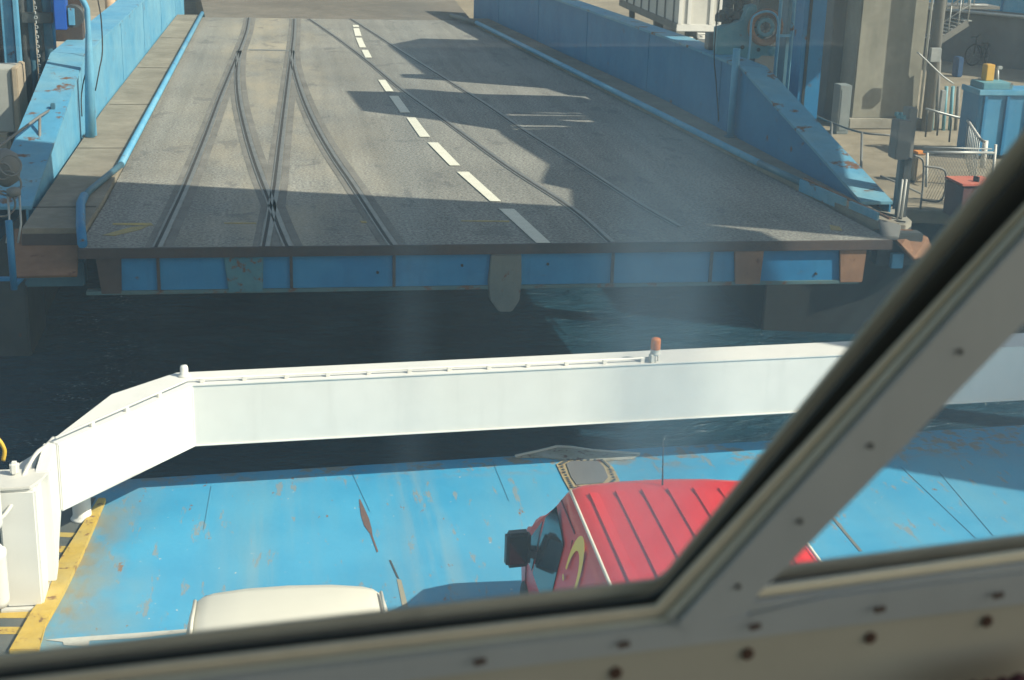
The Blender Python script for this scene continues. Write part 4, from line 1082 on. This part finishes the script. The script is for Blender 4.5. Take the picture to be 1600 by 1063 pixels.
# ================================================================== HARBOUR STRUCTURES ON THE LEFT
lt = thing('lifting_tower', 'blue lifting tower full of dark hydraulic rams left of the ramp', 'tower', (-5.4, 30.5, 2))
def lcol(px0, px1, py, y, z0, z1, name, mat, dy=.3):
    a, b = PY(px0, py, y), PY(px1, py, y); return MB().bb(a.x, b.x, y, y+dy, z0, z1, .01).build(name, mat, lt)
lcol(4, 22, 60, 29.0, 2.0, 9.5, 'column', BLUE, .35)
lcol(23, 30, 60, 28.9, 2.0, 9.5, 'column', BLUE, .2)
lcol(-70, 0, 60, 30.5, 1.0, 9.5, 'back_plate', RUSTD, .3)
for px, r, m, z0 in ((38,.13,DARKM,2.8),(50,.07,BLUE_DARK,2.8),(54,.035,BLUE,4.7),(66,.09,DARKM,3.0),(72,.05,BLUE,3.6),(77,.10,BLUE_DARK,3.0),(85,.045,BLUE_DEEP,3.9),(44,.06,DARKM,2.8)):
    a = PY(px, 70, 29.6); MB().tube([(a.x-.01,29.6,z0),(a.x,29.6,9.2)], r, 14).build('ram', m, lt)
MB().bb(PY(34,30,29.4).x, PY(82,30,29.4).x, 29.35, 29.5, PY(50,36,29.4).z, PY(50,28,29.4).z+.1, .01).build('clamp', DARKM, lt)
MB().bb(PY(30,150,30.6).x, PY(84,150,30.6).x, 30.2, 31.2, 1.0, 3.6, .02).build('footing', DARKM, lt)
s = MB()
a = PY(61, 100, 29.3)
for k in range(34): s.torus((a.x, 29.3, 3.4+k*.09), .028, .009, (1,0,0) if k % 2 else (0,1,0), 8, 5)
s.build('chain', STEEL, lt)
yb3 = 29.2
MB().bb(PY(84,20,yb3).x, PY(103,20,yb3).x, yb3, yb3+.35, PY(95,47,yb3).z, 8.0, .015).build('motor_housing', ROYAL, lt)
p = PY(112, 26, yb3+.1); mt = MB().cyl(p, .21, .3, 22, (0,1,0)).build('motor', DARKM, lt)
MB().bb(p.x-.06, p.x+.06, yb3+.04, yb3+.09, p.z-.16, p.z+.16, .01).build('motor_plate', BLUE, mt)
MB().bb(PY(82,20,30).x, PY(128,20,30).x, 29.9, 30.3, PY(100,60,30).z-.05, 8.0, .01).build('motor_frame', RUSTD, lt)
# box post behind, light coloured shore wall
tag(MB().bb(PY(126,50,30.8).x, PY(132,50,30.8).x, 30.8, 31.0, 4.0, 8).build('timber_post', TAN), 'slim sand-coloured post behind the blue bent pipe on the left', 'post')
sw = struct(MB().bb(-30, -4.9, 39.5, 49.3, QZ-.02, 3.9, .05).build('left_bank', TAN))
for px, py in ((172,6),(60,30)):
    pass
ob = PY(173, 20, 42.0); tag(MB().cyl((ob.x, 42.0, 3.9), .14, 1.6, 14).build('shore_bollard', paint('peach_concrete', (.6,.42,.28), (.66,.48,.33), 0, .8)), 'orange-tinted bollard on the bank behind the left girder', 'bollard')
# white equipment cabinet at far left edge
wc = thing('equipment_cabinet', 'pale grey cabinet with cream edge at the far left behind the ramp', 'cabinet', (-5.3, 27.5, 3))
l, r_ = PY(-40,150,27.0), PY(17,108,27.0)
MB().bb(l.x, r_.x, 27.0, 27.8, PY(0,207,27).z, r_.z, .02).build('body', paint('pale_cabinet', (.42,.43,.39), (.46,.46,.42), .05, .6), wc)
MB().bb(r_.x+.002, PY(27,108,27).x, 26.95, 27.85, PY(0,212,27).z, r_.z+.03, .02).build('cream_edge', TAN, wc)
MB().bb(l.x, PY(20,230,27).x, 26.8, 27.9, PY(0,240,27).z, PY(0,207,27).z-.002, .06).build('plinth', TAN, wc)
MB().bb(-6.4, -4.6, 26.9, 28.8, -.5, PY(0,240,27).z-.002, .03).build('support', DARKM, wc)
# blue bent pipe post on the left walkway
pl_ = P(141, 214, 4.08)
bpp = thing('bent_pipe_post', 'bright blue bent pipe post rising from the left walkway', 'post', pl_)
tpx = [(pl_.x, pl_.y, 4.08)] + [tuple(PY(px, py, pl_.y)) for px, py in ((140,110),(138,50),(136,14),(133,7),(127,-3),(124,-30))]
MB().tube([V(p) for p in tpx], [.085,.085,.05,.05,.05,.05,.05], 14).build('pipe', BLUE, bpp)
MB().bb(pl_.x-.14, pl_.x+.06, pl_.y-.02, pl_.y+.12, 4.076, 4.1, .004).build('foot_plate', GREYM, bpp)
MB().bar((pl_.x+.09, pl_.y+.02, 4.1), (pl_.x+.09, pl_.y+.02, 5.42), .05).build('stiffener', BLUE, bpp, each=True)
s = MB().tube(smooth([PY(153,0,27.6), PY(158,30,27.6), PY(160,80,27.5), PY(155,110,27.3), PY(149,142,27.2)], 5), .013, 6)
tag(s.build('cable', BLACK), 'black cable looping down over the sunlit left girder', 'cable')
s = MB().tube(smooth([PY(136,105,27.2), PY(130,130,27.0), PY(127,155,26.9), PY(128,182,26.8)], 5), .012, 6)
tag(s.build('cable', BLACK), 'black cable tail hanging left of the blue bent pipe post', 'cable')
# hand rail over the left nose
lh = thing('handrail', 'rusty tube handrail crossing the sloping end of the left girder', 'railing', PX(62,225,-3.9))
A, B = PX(80,171,-3.7), PX(-30,250,-4.1)
MB().tube([A, PX(62,182,-3.75), B], .022, 8).build('rail', GREYM, lh)
MB().tube([PX(62,182,-3.75), PX(62,222,-3.7)], .024, 8).build('stanchion', GREYM, lh)
s = MB(); s.box(PX(83,168,-3.65), (.07,.1,.14), 0, .01); s.box(PX(62,224,-3.7), (.08,.1,.14), 0, .01); s.build('bracket', BLUE_DARK, lh, each=True)
# fender ropes at the far left edge and their blue pole
fr = thing('fender_bundle', 'grey tangle of rope and fender hanging at the far left', 'fender', PY(20,290,19.5))
s = MB(); random.seed(11)
for k in range(4):
    c_ = PY(random.uniform(2,26), random.uniform(245,320), 19.6); s.torus(c_, random.uniform(.10,.17), .014, (random.uniform(-1,1),-1,random.uniform(-.6,.6)), 18, 6)
s.build('rope', GREYM, fr)
s = MB(); c_ = PY(8,262,19.9); s.lathe(c_-V((0,0,.25)), [(.05,0),(.17,.08),(.2,.25),(.17,.42),(.05,.5)], 16); s.build('fender', GREYM, fr)
for px in (12, 30): MB().tube([PY(px,300,19.6), PY(px+3,350,19.5), PY(px-2,380,19.4)], .015, 6).build('hanger', STEEL, fr)
MB().lathe(PY(22,308,19.5), [(.03,0),(.09,.03),(.09,.10),(.03,.13)], 14).build('float', GREYM, fr)
bpl = thing('mooring_pole', 'blue steel pole at the left corner of the ramp above dark water', 'pole', (-2.95, 18.9, 0))
a = PY(18, 400, 19.0)
MB().tube([(a.x, 19.0, 3.55), (a.x, 19.0, PY(14,345,19).z)], .045, 12).build('pole', BLUE_DEEP, bpl)
MB().bar((a.x-.5, 19.0, PY(5,436,19).z), (a.x, 19.0, PY(5,436,19).z), .05).bar((a.x, 19.0, 3.6), (a.x+.1, 19.9, 3.6), .05).build('arm', BLUE_DEEP, bpl)

# ------------------------------------------------------------------ unseen overhead slab, added to shade the ramp end and bow
shade_root = thing('unseen_shade_caster', 'unseen overhead slab added to cast shade on the ramp end', 'shade slab', (12, 14, 12))
def lift(p, h=8.0, z=4.0): return (p[0]+h*to_sun.x/to_sun.z, p[1]+h*to_sun.y/to_sun.z)
edge = [(-2.59,23.46),(4.45,21.5),(6.87,19.88),(7.0,19.25),(9.0,18.5),(13.5,17.2),(14.2,12.0),(10.7,13.75),(9.4,14.55),(6.2,16.95),(4.6,17.7),(-7.5,17.9),(-7.5,24.8)]
MB().prism([lift(p) for p in edge], 12.0, 12.25).build('shade_slab', GREYM, shade_root)
for p in ((19.2,9.8),(16.5,13.0)): pass
MB().bar((17.6,11.3,-.5),(17.6,11.3,12.0), .6).build('support', GREYM, shade_root)
